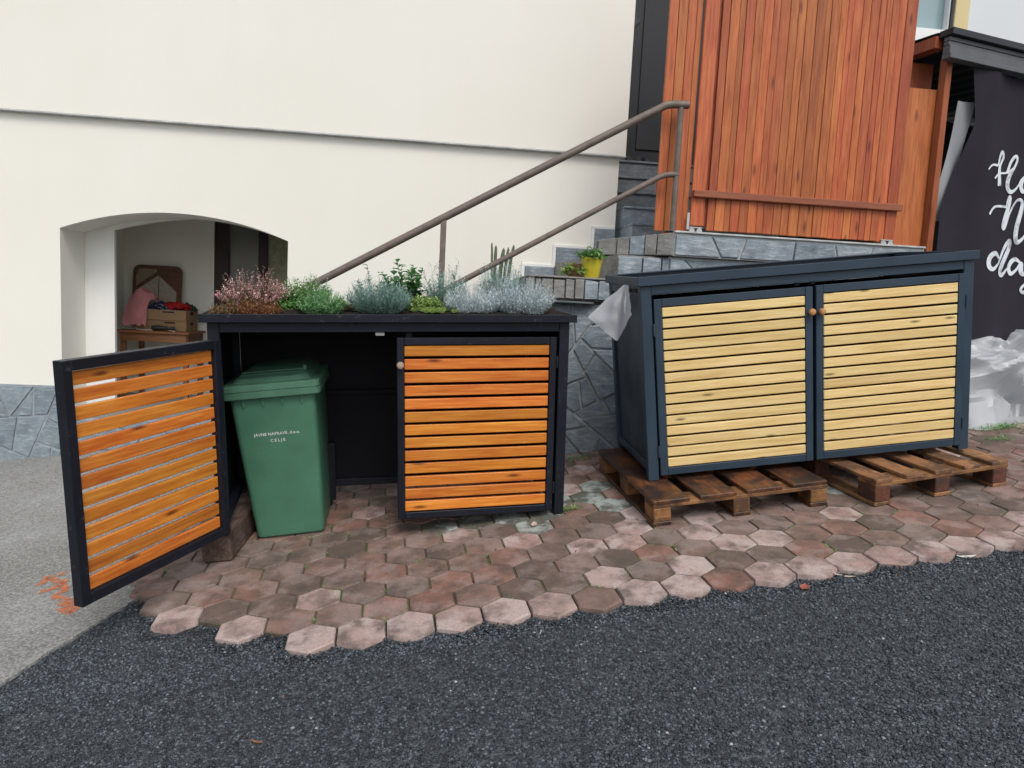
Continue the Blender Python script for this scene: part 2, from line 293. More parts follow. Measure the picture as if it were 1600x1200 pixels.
# ------------------------------------------------------------------ mesh helpers
class MB:
    def __init__(s): s.v = []; s.f = []
    def add(s, vs, fs):
        k = len(s.v); s.v += [tuple(p) for p in vs]; s.f += [tuple(i + k for i in f) for f in fs]; return s
    def box(s, x0, x1, y0, y1, z0, z1, b=0.0025):
        cx, cy, cz = (x0 + x1) / 2, (y0 + y1) / 2, (z0 + z1) / 2; hx, hy, hz = abs(x1 - x0) / 2, abs(y1 - y0) / 2, abs(z1 - z0) / 2
        b = min(b, hx * .45, hy * .45, hz * .45); vs = []; idx = {}
        for sx in (-1, 1):
            for sy in (-1, 1):
                for sz in (-1, 1):
                    for a in range(3):
                        h = [hx - b, hy - b, hz - b]; h[a] = (hx, hy, hz)[a]
                        idx[(sx, sy, sz, a)] = len(vs); vs.append(Vector((sx * h[0], sy * h[1], sz * h[2])))
        fs = []
        for a in range(3):
            u, w = [(1, 2), (0, 2), (0, 1)][a]
            for sg in (-1, 1):
                q = []
                for su, sw in ((-1, -1), (1, -1), (1, 1), (-1, 1)):
                    k = [0, 0, 0]; k[a] = sg; k[u] = su; k[w] = sw; q.append(idx[(*k, a)])
                fs.append(q)
            for su in (-1, 1):
                for sw in (-1, 1):
                    q = []
                    for sg, ax in ((-1, u), (1, u), (1, w), (-1, w)):
                        k = [0, 0, 0]; k[a] = sg; k[u] = su; k[w] = sw; q.append(idx[(*k, ax)])
                    fs.append(q)
        for sx in (-1, 1):
            for sy in (-1, 1):
                for sz in (-1, 1): fs.append([idx[(sx, sy, sz, a)] for a in range(3)])
        out = []
        for f in fs:
            n = (vs[f[1]] - vs[f[0]]).cross(vs[f[2]] - vs[f[0]]); c = sum((vs[i] for i in f), Vector()) / len(f)
            out.append(f if n.dot(c) > 0 else f[::-1])
        return s.add([(p.x + cx, p.y + cy, p.z + cz) for p in vs], out)
    def prism(s, poly, z0, z1, f3=None):      # poly counter-clockwise in (a,b), extruded along c
        f3 = f3 or (lambda a, b, c: (a, b, c)); n = len(poly)
        vs = [f3(a, b, z0) for a, b in poly] + [f3(a, b, z1) for a, b in poly]
        fs = [tuple(range(n))[::-1], tuple(range(n, 2 * n))] + [(i, (i + 1) % n, n + (i + 1) % n, n + i) for i in range(n)]
        return s.add(vs, fs)
    def rings(s, rings, cap0=True, cap1=True, closed=True):
        n = len(rings[0]); vs = [p for r in rings for p in r]; fs = []
        for k in range(len(rings) - 1):
            for i in range(n if closed else n - 1):
                j = (i + 1) % n; fs.append((k * n + i, k * n + j, (k + 1) * n + j, (k + 1) * n + i))
        if cap0: fs.append(tuple(range(n))[::-1])
        if cap1: fs.append(tuple(range((len(rings) - 1) * n, len(rings) * n)))
        return s.add(vs, fs)
    def tube(s, pts, r, n=8, cap=True):
        pts = [Vector(p) for p in pts]; rs = r if isinstance(r, (list, tuple)) else [r] * len(pts); rg = []
        for i, p in enumerate(pts):
            d = (pts[min(i + 1, len(pts) - 1)] - pts[max(i - 1, 0)]).normalized()
            u = d.orthogonal().normalized() if i == 0 else (u - d * u.dot(d)).normalized()
            w = d.cross(u)
            rg.append([tuple(p + (u * math.cos(2 * math.pi * k / n) + w * math.sin(2 * math.pi * k / n)) * rs[i]) for k in range(n)])
        return s.rings(rg, cap, cap)
    def lathe(s, prof, c=(0, 0, 0), n=20, axis='z'):
        rg = []
        for r, h in prof:
            ring = []
            for k in range(n):
                a = 2 * math.pi * k / n; x, y = max(r, 1e-4) * math.cos(a), max(r, 1e-4) * math.sin(a)
                p = {'z': (x, y, h), 'y': (x, -h, y), 'x': (h, x, y)}[axis]
                ring.append((p[0] + c[0], p[1] + c[1], p[2] + c[2]))
            rg.append(ring)
        return s.rings(rg)
    def grid(s, nx, ny, fn):
        vs = [fn(i / (nx - 1), j / (ny - 1)) for j in range(ny) for i in range(nx)]
        return s.add(vs, [(j * nx + i, j * nx + i + 1, (j + 1) * nx + i + 1, (j + 1) * nx + i) for j in range(ny - 1) for i in range(nx - 1)])
def rrect(x0, x1, y0, y1, r, z, n=4):
    out = []
    for cx, cy, a0 in ((x1 - r, y1 - r, 0), (x0 + r, y1 - r, 90), (x0 + r, y0 + r, 180), (x1 - r, y0 + r, 270)):
        for k in range(n + 1):
            a = R(a0 + 90 * k / n); out.append((cx + r * math.cos(a), cy + r * math.sin(a), z))
    return out
def mesh(name, mb, mat, smooth=35):
    me = bpy.data.meshes.new(name); me.from_pydata(mb.v, [], mb.f); me.materials.append(M[mat] if isinstance(mat, str) else mat)
    me.validate(); me.update()
    if smooth:
        me.shade_smooth(); me.set_sharp_from_angle(angle=R(smooth))
    return me
def place(name, me, parent=None, mtx=None):
    o = bpy.data.objects.new(name, me); COL.objects.link(o)
    if parent is not None: o.parent = parent
    if mtx is not None: o.matrix_local = mtx
    return o
def part(name, mb, mat, parent, mtx=None, smooth=35): return place(name, mesh(name, mb, mat, smooth), parent, mtx)
def tag(o, label, cat, group=None):
    o['label'] = label; o['category'] = cat
    if group: o['group'] = group
    return o
def thing(name, label, cat, mtx, group=None):
    o = bpy.data.objects.new(name, None); o.empty_display_size = 0.1; COL.objects.link(o); o.matrix_world = mtx
    return tag(o, label, cat, group)
def solo(name, mb, mat, label, cat, mtx, group=None, smooth=35):
    o = place(name, mesh(name, mb, mat, smooth), None); o.matrix_world = mtx; return tag(o, label, cat, group)
def struct(name, mb, mat, mtx, smooth=35):
    o = place(name, mesh(name, mb, mat, smooth)); o.matrix_world = mtx; o['kind'] = 'structure'; return o
def chaikin(pts, k=2):
    for _ in range(k):
        q = [pts[0]]
        for a, b in zip(pts[:-1], pts[1:]):
            q.append(tuple(x * .75 + y * .25 for x, y in zip(a, b))); q.append(tuple(x * .25 + y * .75 for x, y in zip(a, b)))
        q.append(pts[-1]); pts = q
    return pts
def clip(poly, nx, ny, d):       # keep nx*x+ny*y <= d
    out = []
    for i in range(len(poly)):
        a, b = poly[i], poly[(i + 1) % len(poly)]; da = nx * a[0] + ny * a[1] - d; db = nx * b[0] + ny * b[1] - d
        if da <= 0: out.append(a)
        if (da < 0) != (db < 0) and da != db:
            t = da / (da - db); out.append((a[0] + (b[0] - a[0]) * t, a[1] + (b[1] - a[1]) * t))
    return out
def cells(region, pts, gap, sx=1.0):
    res = []
    for i, p in enumerate(pts):
        poly = list(region)
        for j, q in enumerate(pts):
            if i == j: continue
            dx, dy = (q[0] - p[0]), (q[1] - p[1]) * sx; L = math.hypot(dx, dy) or 1e-6
            mx, my = (p[0] + q[0]) / 2, (p[1] + q[1]) / 2
            poly = clip(poly, dx / L, dy / L, (dx * mx + dy * my) / L - gap / 2)
            if len(poly) < 3: break
        if len(poly) >= 3: res.append(poly)
    return res
def crazy(poly, area, gap):
    def ar(p): return abs(sum(a[0] * b[1] - b[0] * a[1] for a, b in zip(p, p[1:] + p[:1]))) / 2
    out = []
    def rec(p, lim):
        if len(p) < 3: return
        A_ = ar(p)
        if A_ < lim: out.append(p); return
        cx = sum(q[0] for q in p) / len(p); cy = sum(q[1] for q in p) / len(p)
        best = max(((a, b) for a in p for b in p), key=lambda ab: math.hypot(ab[0][0] - ab[1][0], ab[0][1] - ab[1][1]))
        ang = math.atan2(best[1][1] - best[0][1], best[1][0] - best[0][0]) + random.uniform(-.55, .55)
        nx, ny = math.cos(ang), math.sin(ang); L = math.hypot(best[0][0] - best[1][0], best[0][1] - best[1][1])
        d = nx * cx + ny * cy + random.uniform(-.13, .13) * L
        rec(clip(p, nx, ny, d), area * random.uniform(.55, 1.9)); rec(clip(p, -nx, -ny, -d), area * random.uniform(.55, 1.9))
    rec(poly, area); res = []
    for p in out:
        sg = 1 if sum(a[0] * b[1] - b[0] * a[1] for a, b in zip(p, p[1:] + p[:1])) > 0 else -1; q = list(p)
        for a, b in zip(p, p[1:] + p[:1]):
            dx, dy = (b[0] - a[0]) * sg, (b[1] - a[1]) * sg; L = math.hypot(dx, dy)
            if L < 1e-5: continue
            nx, ny = dy / L, -dx / L; q = clip(q, nx, ny, nx * a[0] + ny * a[1] - gap * random.uniform(.35, .75))
            if len(q) < 3: break
        if len(q) >= 3: res.append(q if sg > 0 else q[::-1])
    return res
def stone(parent, poly, f3, h, mat, bev=0.006, name='stone'):
    cx = sum(p[0] for p in poly) / len(poly); cy = sum(p[1] for p in poly) / len(poly)
    ar = abs(sum(a[0] * b[1] - b[0] * a[1] for a, b in zip(poly, poly[1:] + poly[:1]))) / 2
    if ar < 4e-4: return
    tx, ty = random.uniform(-.02, .02), random.uniform(-.02, .02)
    def ring(k, c):
        o = []
        for a, b in poly:
            d = math.hypot(a - cx, b - cy); q = max(0.2, 1 - k / d) if d else 1
            A, B = (a - cx) * q, (b - cy) * q
            o.append(f3(cx + A, cy + B, c + (tx * A + ty * B if c > 0.004 else 0)))
        return o
    part(name, MB().rings([ring(0, -0.004), ring(0, h - bev), ring(bev, h)], True, True), mat, parent, smooth=25)

# ------------------------------------------------------------------ ground: road, apron, paving
road = struct('road', MB().grid(30, 30, lambda u, v: (-40 + 80 * u, -40 + 48 * v, -0.025)), 'asphalt', GF, 0)
edge = [(-5.4, -6.0), (-3.9, -2.9), (-3.05, -1.05), (-2.56, 0.0), (-2.43, 0.28), (-2.26, 0.62)]
ep = chaikin(edge, 3); ep = [(x + random.uniform(-.012, .012), y) for x, y in ep]
poly = [(-14, -6.0)] + ep + [(-2.22, 0.75), (-2.2, 1.3), (-2.2, 4.6), (-14, 4.6)]
apron = struct('concrete_apron', MB().prism(poly, -0.07, -0.012), 'concrete', GF, 0)
def ribbon(mb, pts, w, z=0.0, f3=None):
    f3 = f3 or (lambda a, b, c: (a, b, c)); pts = chaikin(pts, 3); n = len(pts); L = []; Rr = []
    for i, p in enumerate(pts):
        a = pts[max(i - 1, 0)]; b = pts[min(i + 1, n - 1)]; dx, dy = b[0] - a[0], b[1] - a[1]; d = math.hypot(dx, dy) or 1
        ww = (p[2] * 1.4 if len(p) > 2 else w) / 2
        L.append(f3(p[0] - dy / d * ww, p[1] + dx / d * ww, z)); Rr.append(f3(p[0] + dy / d * ww, p[1] - dx / d * ww, z))
    return mb.add(L + Rr, [(i, n + i, n + i + 1, i + 1) for i in range(n - 1)])
for st in ([(-2.812, .919), (-2.793, 1.018), (-2.727, 1.046)], [(-2.769, .839), (-2.711, .844), (-2.695, .952)], [(-2.82, 1.026), (-2.722, .937), (-2.644, .823)],
           [(-2.644, .823), (-2.681, .759), (-2.59, .701), (-2.496, .628)], [(-2.588, .62), (-2.507, .534), (-2.523, .63)], [(-2.606, .675), (-2.539, .615)]):
    part('paint_mark', ribbon(MB(), st, 0.038, -0.009), 'spray_paint', apron, smooth=0)
S = 0.2; RH = S / math.sqrt(3)
first = {0: -7, 1: -8.5, 2: -10, 3: -10.5, 4: -11, 5: -11.5}
hexes = []
for j in range(0, 13):
    i0 = first.get(j, -11 if j % 2 == 0 else -10.5)
    i = i0
    while i <= 19.5:
        hexes.append((i * S, j * S * math.sqrt(3) / 2, j)); i += 1
def hexpts(r, z, cx=0, cy=0): return [(cx + r * math.sin(R(60 * k)), cy - r * math.cos(R(60 * k)), z) for k in range(6)]
bed = MB()
rowmin = {}
for x, y, j in hexes: rowmin[j] = min(x, rowmin.get(j, 99))
for x, y, j in hexes:
    q = .93 if (j == 0 or x < rowmin[j] + .01 or x > 3.8) else 1.004
    bed.rings([hexpts(RH * q, -0.07, x, y), hexpts(RH * q, -0.0075, x, y)], False, True)
pavement = struct('pavement', bed, 'joint_soil', GF, 0)
pm = {}
for k in ('paver_brown', 'paver_red', 'paver_pale', 'paver_green'):
    r = RH - 0.0035
    pm[k] = [mesh('paver', MB().rings([hexpts(r, -0.055), hexpts(r - c * .2, -0.006), hexpts(r - c, 0.0)], False, True), k, 25) for c in (0.004, 0.007)]
def hidden(x, y):
    return (x < -0.25 and x > -1.75 and y > 1.75) or (0.45 < x < 1.25 and 0.85 < y) or (1.65 < x < 2.2 and y > 0.95) or (1.25 <= x <= 1.65 and y > 1.1) or (y > 2.15 and x > 0.1) or (x < -2 and y > 2.0)
vis = [h for h in hexes if not hidden(h[0], h[1])]; hid = [h for h in hexes if hidden(h[0], h[1])]
vis.sort(key=lambda h: (h[1] + 2.9) ** 2 + (h[0] + 0.2) ** 2 * .6); hid += vis[300:]; vis = vis[:300]
green_spots = [(-0.25, 1.1), (-0.6, 1.05), (0.15, 1.15), (0.25, 1.4), (-0.35, 0.95), (-0.8, 1.0), (-0.15, 1.3), (1.45, .95)]
for x, y, j in vis:
    q = random.random()
    if any(math.hypot(x - a, y - b) < .13 for a, b in green_spots): k = 'paver_green'
    elif j == 0: k = 'paver_pale' if q < .62 else 'paver_brown' if q < .85 else 'paver_red'
    elif j <= 3: k = 'paver_pale' if q < .24 else 'paver_brown' if q < .70 else 'paver_red'
    else: k = 'paver_brown' if q < .70 else 'paver_red' if q < .88 else 'paver_pale'
    m = T((x + random.uniform(-.001, .001), y + random.uniform(-.001, .001), random.uniform(-.003, .002))) @ Matrix.Rotation(random.uniform(-.009, .009), 4, 'X') @ Matrix.Rotation(random.uniform(-.009, .009), 4, 'Y') @ RZ(60 * random.randint(0, 5))
    place('paver', random.choice(pm[k]), pavement, m)
hm = MB()
for x, y, j in hid: hm.rings([hexpts(RH - .0035, -0.05, x, y), hexpts(RH - .0035, -0.004, x, y), hexpts(RH - .008, 0.0, x, y)], False, True)
ho = part('paver_field', hm, 'paver_brown', pavement, smooth=0); ho['kind'] = 'stuff'
# loose asphalt chippings bedded in the road surface
def scatter_chips(n):
    base = np.array([(1, 0, 0), (-1, 0, 0), (0, 1, 0), (0, -1, 0), (0, 0, 1), (0, 0, -1)], float)
    tri = np.array([(0, 2, 4), (2, 1, 4), (1, 3, 4), (3, 0, 4), (2, 0, 5), (1, 2, 5), (3, 1, 5), (0, 3, 5)])
    u = RNG.random(n); v = RNG.random(n)
    y = -1.75 + 1.95 * u ** 0.8; x = -4.2 + 8.6 * v
    m0 = n // 14; m1 = m0 + n // 6; y[m0:m1] = -.19 + .16 * u[m0:m1]
    k = n // 14; y[:k] = -0.1 + .8 * u[:k]; x[:k] = -2.5 + 1.2 * v[:k]
    xe = np.interp(y, [p[1] for p in ep], [p[0] for p in ep])
    bx = np.array([(h[0], h[1]) for h in hexes if h[2] <= 4])
    ok = (x > xe + .004) & ((y < -0.04) | (x < -1.35))
    ok &= ~((y > 0.68) | ((y > .1) & (x > -1.55)))
    x, y = x[ok], y[ok]
    k2 = np.ones(len(x), bool)
    near = y > -0.16
    for hx_, hy_ in bx: k2 &= ~(near & (np.hypot(x - hx_, y - hy_) < RH * 0.97))
    x, y = x[k2], y[k2]; n = len(x)
    s = 0.0036 + 0.0047 * RNG.random(n) ** 1.7
    P = base[None] * (s[:, None, None] * (0.7 + 0.6 * RNG.random((n, 6, 1)))) * np.array([1.25, 0.95, 0.60])
    a = RNG.random(n) * 6.283; ca, sa = np.cos(a), np.sin(a)
    X = P[:, :, 0] * ca[:, None] - P[:, :, 1] * sa[:, None] + x[:, None]; Y = P[:, :, 0] * sa[:, None] + P[:, :, 1] * ca[:, None] + y[:, None]
    dmin = np.full(n, 9.0); nb = (y > -.22)
    for hx_, hy_ in bx:
        dmin[nb] = np.minimum(dmin[nb], np.hypot(x[nb] - hx_, y[nb] - hy_))
    lift = np.clip(1 - (dmin - RH * .93) / .075, 0, 1) * (0.006 + 0.020 * np.clip(np.sin(x * 7.3) * .5 + np.sin(x * 17.1 + 1) * .35 + .35, 0, 1))
    Z = P[:, :, 2] - 0.0248 + (RNG.random(n) * .002 + lift * RNG.random(n) ** .5)[:, None]
    V = np.stack([X, Y, Z], -1).reshape(-1, 3); F = (tri[None] + (np.arange(n) * 6)[:, None, None]).reshape(-1, 3)
    me = bpy.data.meshes.new('asphalt_chippings'); me.vertices.add(len(V)); me.vertices.foreach_set('co', V.ravel())
    me.loops.add(len(F) * 3); me.loops.foreach_set('vertex_index', F.ravel().astype(np.int32))
    me.polygons.add(len(F)); me.polygons.foreach_set('loop_start', np.arange(0, len(F) * 3, 3, dtype=np.int32))
    me.update(calc_edges=True); me.materials.append(M['chipping'])
    o = place('asphalt_chippings', me); o.matrix_world = GF; o['kind'] = 'stuff'
    o['label'] = 'dark blue grey asphalt chippings bedded in the road surface'; o['category'] = 'gravel'
scatter_chips(160000)

# ------------------------------------------------------------------ house
house = thing('house', 'cream plastered house with arched niche and slate plinth', 'house', HF)
def arcpts(x0, x1, zs, za, n=18):
    w = (x1 - x0) / 2; h = za - zs; rr = (w * w + h * h) / (2 * h); cx = (x0 + x1) / 2; cz = za - rr; a = math.asin(w / rr)
    return [(cx + rr * math.sin(-a + 2 * a * k / n), cz + rr * math.cos(-a + 2 * a * k / n)) for k in range(n + 1)]
def wall_with_arch(X0, X1, Z0, Z1, y0, y1, x0, x1, zs, za):
    mb = MB(); f = lambda a, b, c: (a, c, b)
    arc = arcpts(x0, x1, zs, za)
    polyL = [(X0, Z0), (x0, Z0), (x0, zs), (x0, Z1), (X0, Z1)]; polyR = [(x1, Z0), (X1, Z0), (X1, Z1), (x1, Z1), (x1, zs)]
    polys = [polyL, polyR] + [[arc[k], arc[k + 1], (arc[k + 1][0], Z1), (arc[k][0], Z1)] for k in range(len(arc) - 1)]
    for y, fl in ((y0, False), (y1, True)):
        for p in polys:
            q = [f(a, b, y) for a, b in p]; mb.add(q, [tuple(range(len(q)))[::-1] if fl else tuple(range(len(q)))])
    for k in range(len(arc) - 1):
        a, b = arc[k], arc[k + 1]; mb.add([f(*a, y0), f(*b, y0), f(*b, y1), f(*a, y1)], [(0, 1, 2, 3)])
    for x in (x0, x1): mb.add([f(x, Z0, y0), f(x, zs, y0), f(x, zs, y1), f(x, Z0, y1)], [(0, 1, 2, 3) if x == x0 else (3, 2, 1, 0)])
    for x in (X0, X1): mb.add([f(x, Z0, y0), f(x, Z1, y0), f(x, Z1, y1), f(x, Z0, y1)], [(0, 1, 2, 3)])
    mb.add([f(X0, Z1, y0), f(X1, Z1, y0), f(X1, Z1, y1), f(X0, Z1, y1)], [(0, 1, 2, 3)])
    return mb
part('lower_wall', wall_with_arch(-9, 5.0, -1.2, 2.895, 0, 0.42, 0.30, 2.143, 1.99, 2.168), 'plaster', house, smooth=20)
part('upper_wall', MB().box(-9, 5.045, -0.045, 0.42, 2.905, 6.4, 0.004), 'plaster', house)
part('drip_edge', MB().box(-9, 5.05, -0.053, 0.02, 2.893, 2.9045, 0.002), 'mortar', house)
part('niche_surround', wall_with_arch(-0.3, 2.9, 0.2, 2.6, 0.425, 0.465, 0.55, 2.6, 2.03, 2.19), 'white_plaster', house, smooth=20)
part('niche_back_wall', MB().box(-0.2, 1.04, 1.7, 1.8, 0.2, 2.6), 'inner_plaster', house)
part('niche_side_wall', MB().box(0.0, 0.12, 0.47, 1.695, 0.2, 2.6), 'inner_plaster', house)
part('niche_ceiling', MB().box(0.125, 2.95, 0.47, 1.695, 2.45, 2.55), 'inner_plaster', house)
part('niche_end_wall', MB().box(2.75, 2.9, 0.47, 1.695, 0.2, 2.44), 'inner_plaster', house)
part('niche_floor', MB().box(0.12, 2.75, 0.005, 1.695, 0.0, 0.40), 'concrete', house)
part('wing_wall', MB().box(5.06, 7.7, 1.05, 1.3, 0, 5.9), 'plaster', house)
gl = thing('glazed_partition', 'dark wooden partition with grey and green glass panes inside arched niche', 'partition', HF @ T((1.045, 1.7, 0.40)))
part('post', MB().box(0.0, 0.145, 0.0, 0.09, 0, 2.04), 'dark_frame', gl); part('post', MB().box(0.455, 0.55, 0, 0.09, 0, 2.04), 'dark_frame', gl); part('post', MB().box(0.93, 1.02, 0, 0.09, 0, 2.04), 'dark_frame', gl)
part('pane', MB().box(0.147, 0.453, 0.045, 0.06, 0.0, 2.04), 'pane_grey', gl); part('pane', MB().box(0.552, 0.928, 0.045, 0.06, 0.0, 2.04), 'pane_green', gl); part('pane', MB().box(1.022, 1.6, 0.045, 0.06, 0, 2.04), 'pane_grey', gl)
# slate plinth
pl = part('plinth', MB().box(-9, 0.298, -0.022, -0.002, -1.0, 0.668, 0.001), 'mortar_blue', house)
for p in crazy([(-1.6, -0.3), (0.296, -0.3), (0.296, 0.665), (-1.6, 0.665)], .05, .012): stone(pl, p, lambda a, b, c: (a, -0.022 - c, b), random.uniform(.006, .014), 'slate_pale')
pl2 = part('plinth', MB().box(0.302, 2.14, -0.022, -0.002, -0.6, 0.398, 0.001), 'mortar_blue', house)
for p in crazy([(0.304, -0.2), (2.1, -0.2), (2.1, 0.396), (0.304, 0.396)], .045, .014): stone(pl2, p, lambda a, b, c: (a, -0.022 - c, b), random.uniform(.008, .014), 'slate_pale')
# dark entrance door at the top of the inner steps
dr = part('entrance_door', MB().box(5.12, 6.1, 0.97, 1.045, 3.02, 5.25), 'door_dark', house)
part('door_panel', MB().box(5.40, 5.72, 0.955, 0.968, 3.2, 4.95, 0.006), 'door_dark', dr)
part('door_diamond', MB().prism([(5.18, 4.25), (5.36, 4.45), (5.18, 4.65), (5.10, 4.45)], -0.968, -0.955, lambda a, b, c: (a, -c, b)), 'door_black', dr)
hd = MB().box(5.755, 5.79, 0.945, 0.968, 3.83, 4.08); hd.tube([(5.772, .945, 3.985), (5.772, .915, 3.985), (5.66, .912, 3.985)], .011)
part('handle', hd, 'door_black', dr)

# ------------------------------------------------------------------ stone staircase, landing, retaining wall
st = thing('stone_staircase', 'slate clad staircase and landing against the cream house wall', 'staircase', HF)
YF = -1.40
part('landing', MB().prism([(4.82, -0.06), (5.09, YF), (7.0, YF), (7.0, 1.0), (4.82, 1.0)], 1.945, 2.108), 'mortar', st, smooth=0)
part('retaining_wall', MB().box(3.9, 5.065, YF + .04, YF + .3, -0.2, 1.588), 'mortar', st); part('retaining_wall', MB().box(5.066, 7.0, YF + .04, YF + .3, -0.2, 1.943), 'mortar', st)
# steps along the wall, falling to the left
part('step', MB().prism([(4.70, YF + .05), (5.06, YF + .05), (4.815, -0.03), (4.47, -0.03)], 1.60, 1.935), 'slate_brown', st, smooth=0)
part('step', MB().box(4.06, 4.90, YF - .02, -0.03, 1.59, 1.742), 'mortar_dark', st)
for k in range(7):
    x1 = 4.06 - .29 * k; z1 = 1.57 - .172 * k
    part('step', MB().box(x1 - .29, x1 - .002, YF + .05, -.03, -0.3, z1), 'slate_dark', st)
# stones of the retaining wall
for (x0, x1, z0, z1) in ((3.9, 5.06, 0.25, 1.585), (5.07, 7.0, 0.3, 1.935)):
    for p in crazy([(x0, z0), (x1, z0), (x1, z1), (x0, z1)], .05, .014): stone(st, p, lambda a, b, c: (a, YF + .04 - c, b), random.uniform(.012, .03), 'slate', .008)
x = 4.70
while x < 5.05:      # stones under the landing at the left end
    w = random.uniform(.12, .2)
    stone(st, [(x, 1.60), (min(x + w, 5.08) - .01, 1.60), (min(x + w, 5.08) - .01, 1.925), (x, 1.92)], lambda a, b, c: (a, YF + .045 - c, b), .02, 'slate'); x += w
# landing edge: flagstones on the front, thinner ones round the left side
for p in crazy([(5.092, 1.948), (6.99, 1.948), (6.99, 2.10), (5.092, 2.10)], .05, .013): stone(st, p, lambda a, b, c: (a, YF - .002 - c, b), random.uniform(.012, .02), 'slate')
part('edge_strip', MB().box(5.085, 7.0, YF - .022, YF + .05, 2.109, 2.122), 'mortar', st)
A, B = Vector((5.085, YF - .01, 0)), Vector((4.60, -1.08, 0)); d = (B - A); L = d.length; d.normalize(); nrm = Vector((d.y, -d.x, 0))
if nrm.y > 0: nrm = -nrm
s = 0.0
while s < L - .03:
    w = min(random.uniform(.085, .16), L - s); e = s + w - .007
    zt = lambda q: 2.105 - .05 * (q / L); zb = lambda q: 1.945 + .0 * q
    stone(st, [(s, zb(s)), (e, zb(e)), (e, zt(e)), (s, zt(s))], lambda a, b, c: tuple(A + d * a + nrm * c + Vector((0, 0, b))), random.uniform(.018, .03), random.choice(['slate_brown', 'slate_brown', 'slate']), .007); s += w
mbk = MB(); mbk.prism([(A.x, A.y + .01), (B.x, B.y + .01), (4.82, -.08), (5.15, -.9)][::-1], 1.95, 2.05); part('landing_core', mbk, 'mortar_dark', st, smooth=0)
# projecting lower tread with upright split stones
s = 4.055
while s < 4.88:
    w = random.uniform(.045, .085) if s < 4.42 else random.uniform(.09, .15); e = min(s + w - .006, 4.9)
    stone(st, [(s, 1.60 + random.uniform(0, .008)), (e, 1.60 + random.uniform(0, .008)), (e, 1.735 + random.uniform(-.006, .008)), (s, 1.735 + random.uniform(-.006, .008))],
          lambda a, b, c: (a, YF - .022 - c, b), random.uniform(.016, .03), 'slate_brown' if s < 4.42 else 'slate', .006); s += w
part('tread_slab', MB().box(4.05, 4.9, YF - .05, -.03, 1.744, 1.757, .004), 'slate_brown', st)
part('tread_slab', MB().box(4.14, 4.52, YF - .06, YF + .03, 1.572, 1.587, .004), 'slate_dark', st)
# inner steps up to the door; recess shade put into the darker upper ones
for k, (y0, z1) in enumerate(((-.38, 2.29), (-.07, 2.47), (.23, 2.65), (.47, 2.83), (.62, 3.01))):
    part('inner_step', MB().box(5.052, 6.3, y0, 1.0 - .001 * k, z1 - .18 + .001, z1 - .022), 'slate' if k < 2 else 'slate_dark', st)
    part('tread_slab', MB().box(5.052, 6.3, y0 - .015, 1.0 - .001 * k, z1 - .021, z1, .004), 'slate' if k < 2 else 'slate_dark', st)
# stepped slate skirting on the wall
for (x0, x1, z0, z1) in ((3.62, 3.905, 1.2, 1.56), (3.91, 4.195, 1.35, 1.735), (4.20, 4.47, 1.5, 1.895), (4.474, 4.81, 1.7, 2.075), (4.814, 5.0, 1.9, 2.262)):
    part('skirting', MB().box(x0, x1, -.022, -.002, z0, z1), 'slate', st)
    part('trim', MB().box(x0 - .03, x1 - .004, -.018, -.001, z1 + .001, z1 + .028), 'white_plaster', st); part('trim', MB().box(x0 - .03, x0 - .001, -.017, -.0015, z1 - .17, z1), 'white_plaster', st)

# handrail
hr = thing('stair_handrail', 'brown painted steel pipe handrail with two rails on stone stairs', 'handrail', HF @ T((0, -1.345, 0)))
part('rail', MB().tube(chaikin([(5.14, 0, 3.005), (5.0, 0, 3.0), (4.94, 0, 2.972), (3.45, 0, 2.115), (2.64, 0, 1.645), (2.2, 0, 1.39)], 1), .027, 12), 'rail_paint', hr)
part('rail', MB().tube(chaikin([(5.10, 0, 2.52), (5.02, 0, 2.518), (4.95, 0, 2.49), (3.60, 0, 1.69), (2.9, 0, 1.28)], 1), .0205, 12), 'rail_paint', hr)
part('post', MB().tube([(5.088, .002, 2.11), (5.086, .002, 3.0)], .0215, 10), 'rail_paint', hr)
part('post', MB().box(3.432, 3.472, -.018, .022, 1.08, 2.10), 'rail_paint', hr)
part('foot_plate', MB().box(5.04, 5.14, -.04, .05, 2.122, 2.128), 'rail_paint', hr)

# ------------------------------------------------------------------ wooden fence and rolling gate
def boards(parent, x0, x1, z0, z1, y, wmin, wmax, mat, gap=.003):
    x = x0
    while x < x1 - .004:
        w = random.uniform(wmin, wmax)
        if x1 - (x + w) < wmin * .6: w = x1 - x
        yy = y + random.uniform(-.003, .003)
        part('board', MB().box(-w / 2 + gap / 2, w / 2 - gap / 2, 0, .022, 0, z1 - z0, .0022), mat, parent, T((x + w / 2, yy, z0 + random.uniform(0, .004)))); x += w
fe = thing('fence_panel', 'narrow red brown board fence beside the handrail post', 'fence', HF @ T((4.985, -1.245, 2.112)))
boards(fe, 0, 0.245, 0.02, 2.3, 0, .05, .07, 'gate_wood')
part('crossbar', MB().box(0.0, .24, .024, .06, .3, .38), 'gate_wood_x', fe)
part('post', MB().box(0.08, .16, .03, .10, 0, 2.3), 'gate_wood', fe)
ga = thing('rolling_gate', 'tall red brown board gate on small rollers with low crossbar', 'gate', HF @ T((5.235, -1.275, 2.122)))
part('board', MB().box(.002, .108, 0, .022, .06, 2.3, .004), 'gate_wood', ga)
part('gap_shade_board', MB().box(.09, .15, .024, .046, .06, 2.3, .004), 'hut_wood', ga)  # board added behind the gap only to make it look dark
boards(ga, .130, 1.605, .032, 2.3, 0, .042, .078, 'gate_wood', .0022)
part('crossbar', MB().box(0.004, 1.625, -.038, -.002, .262, .312, .004), 'gate_wood_x', ga)
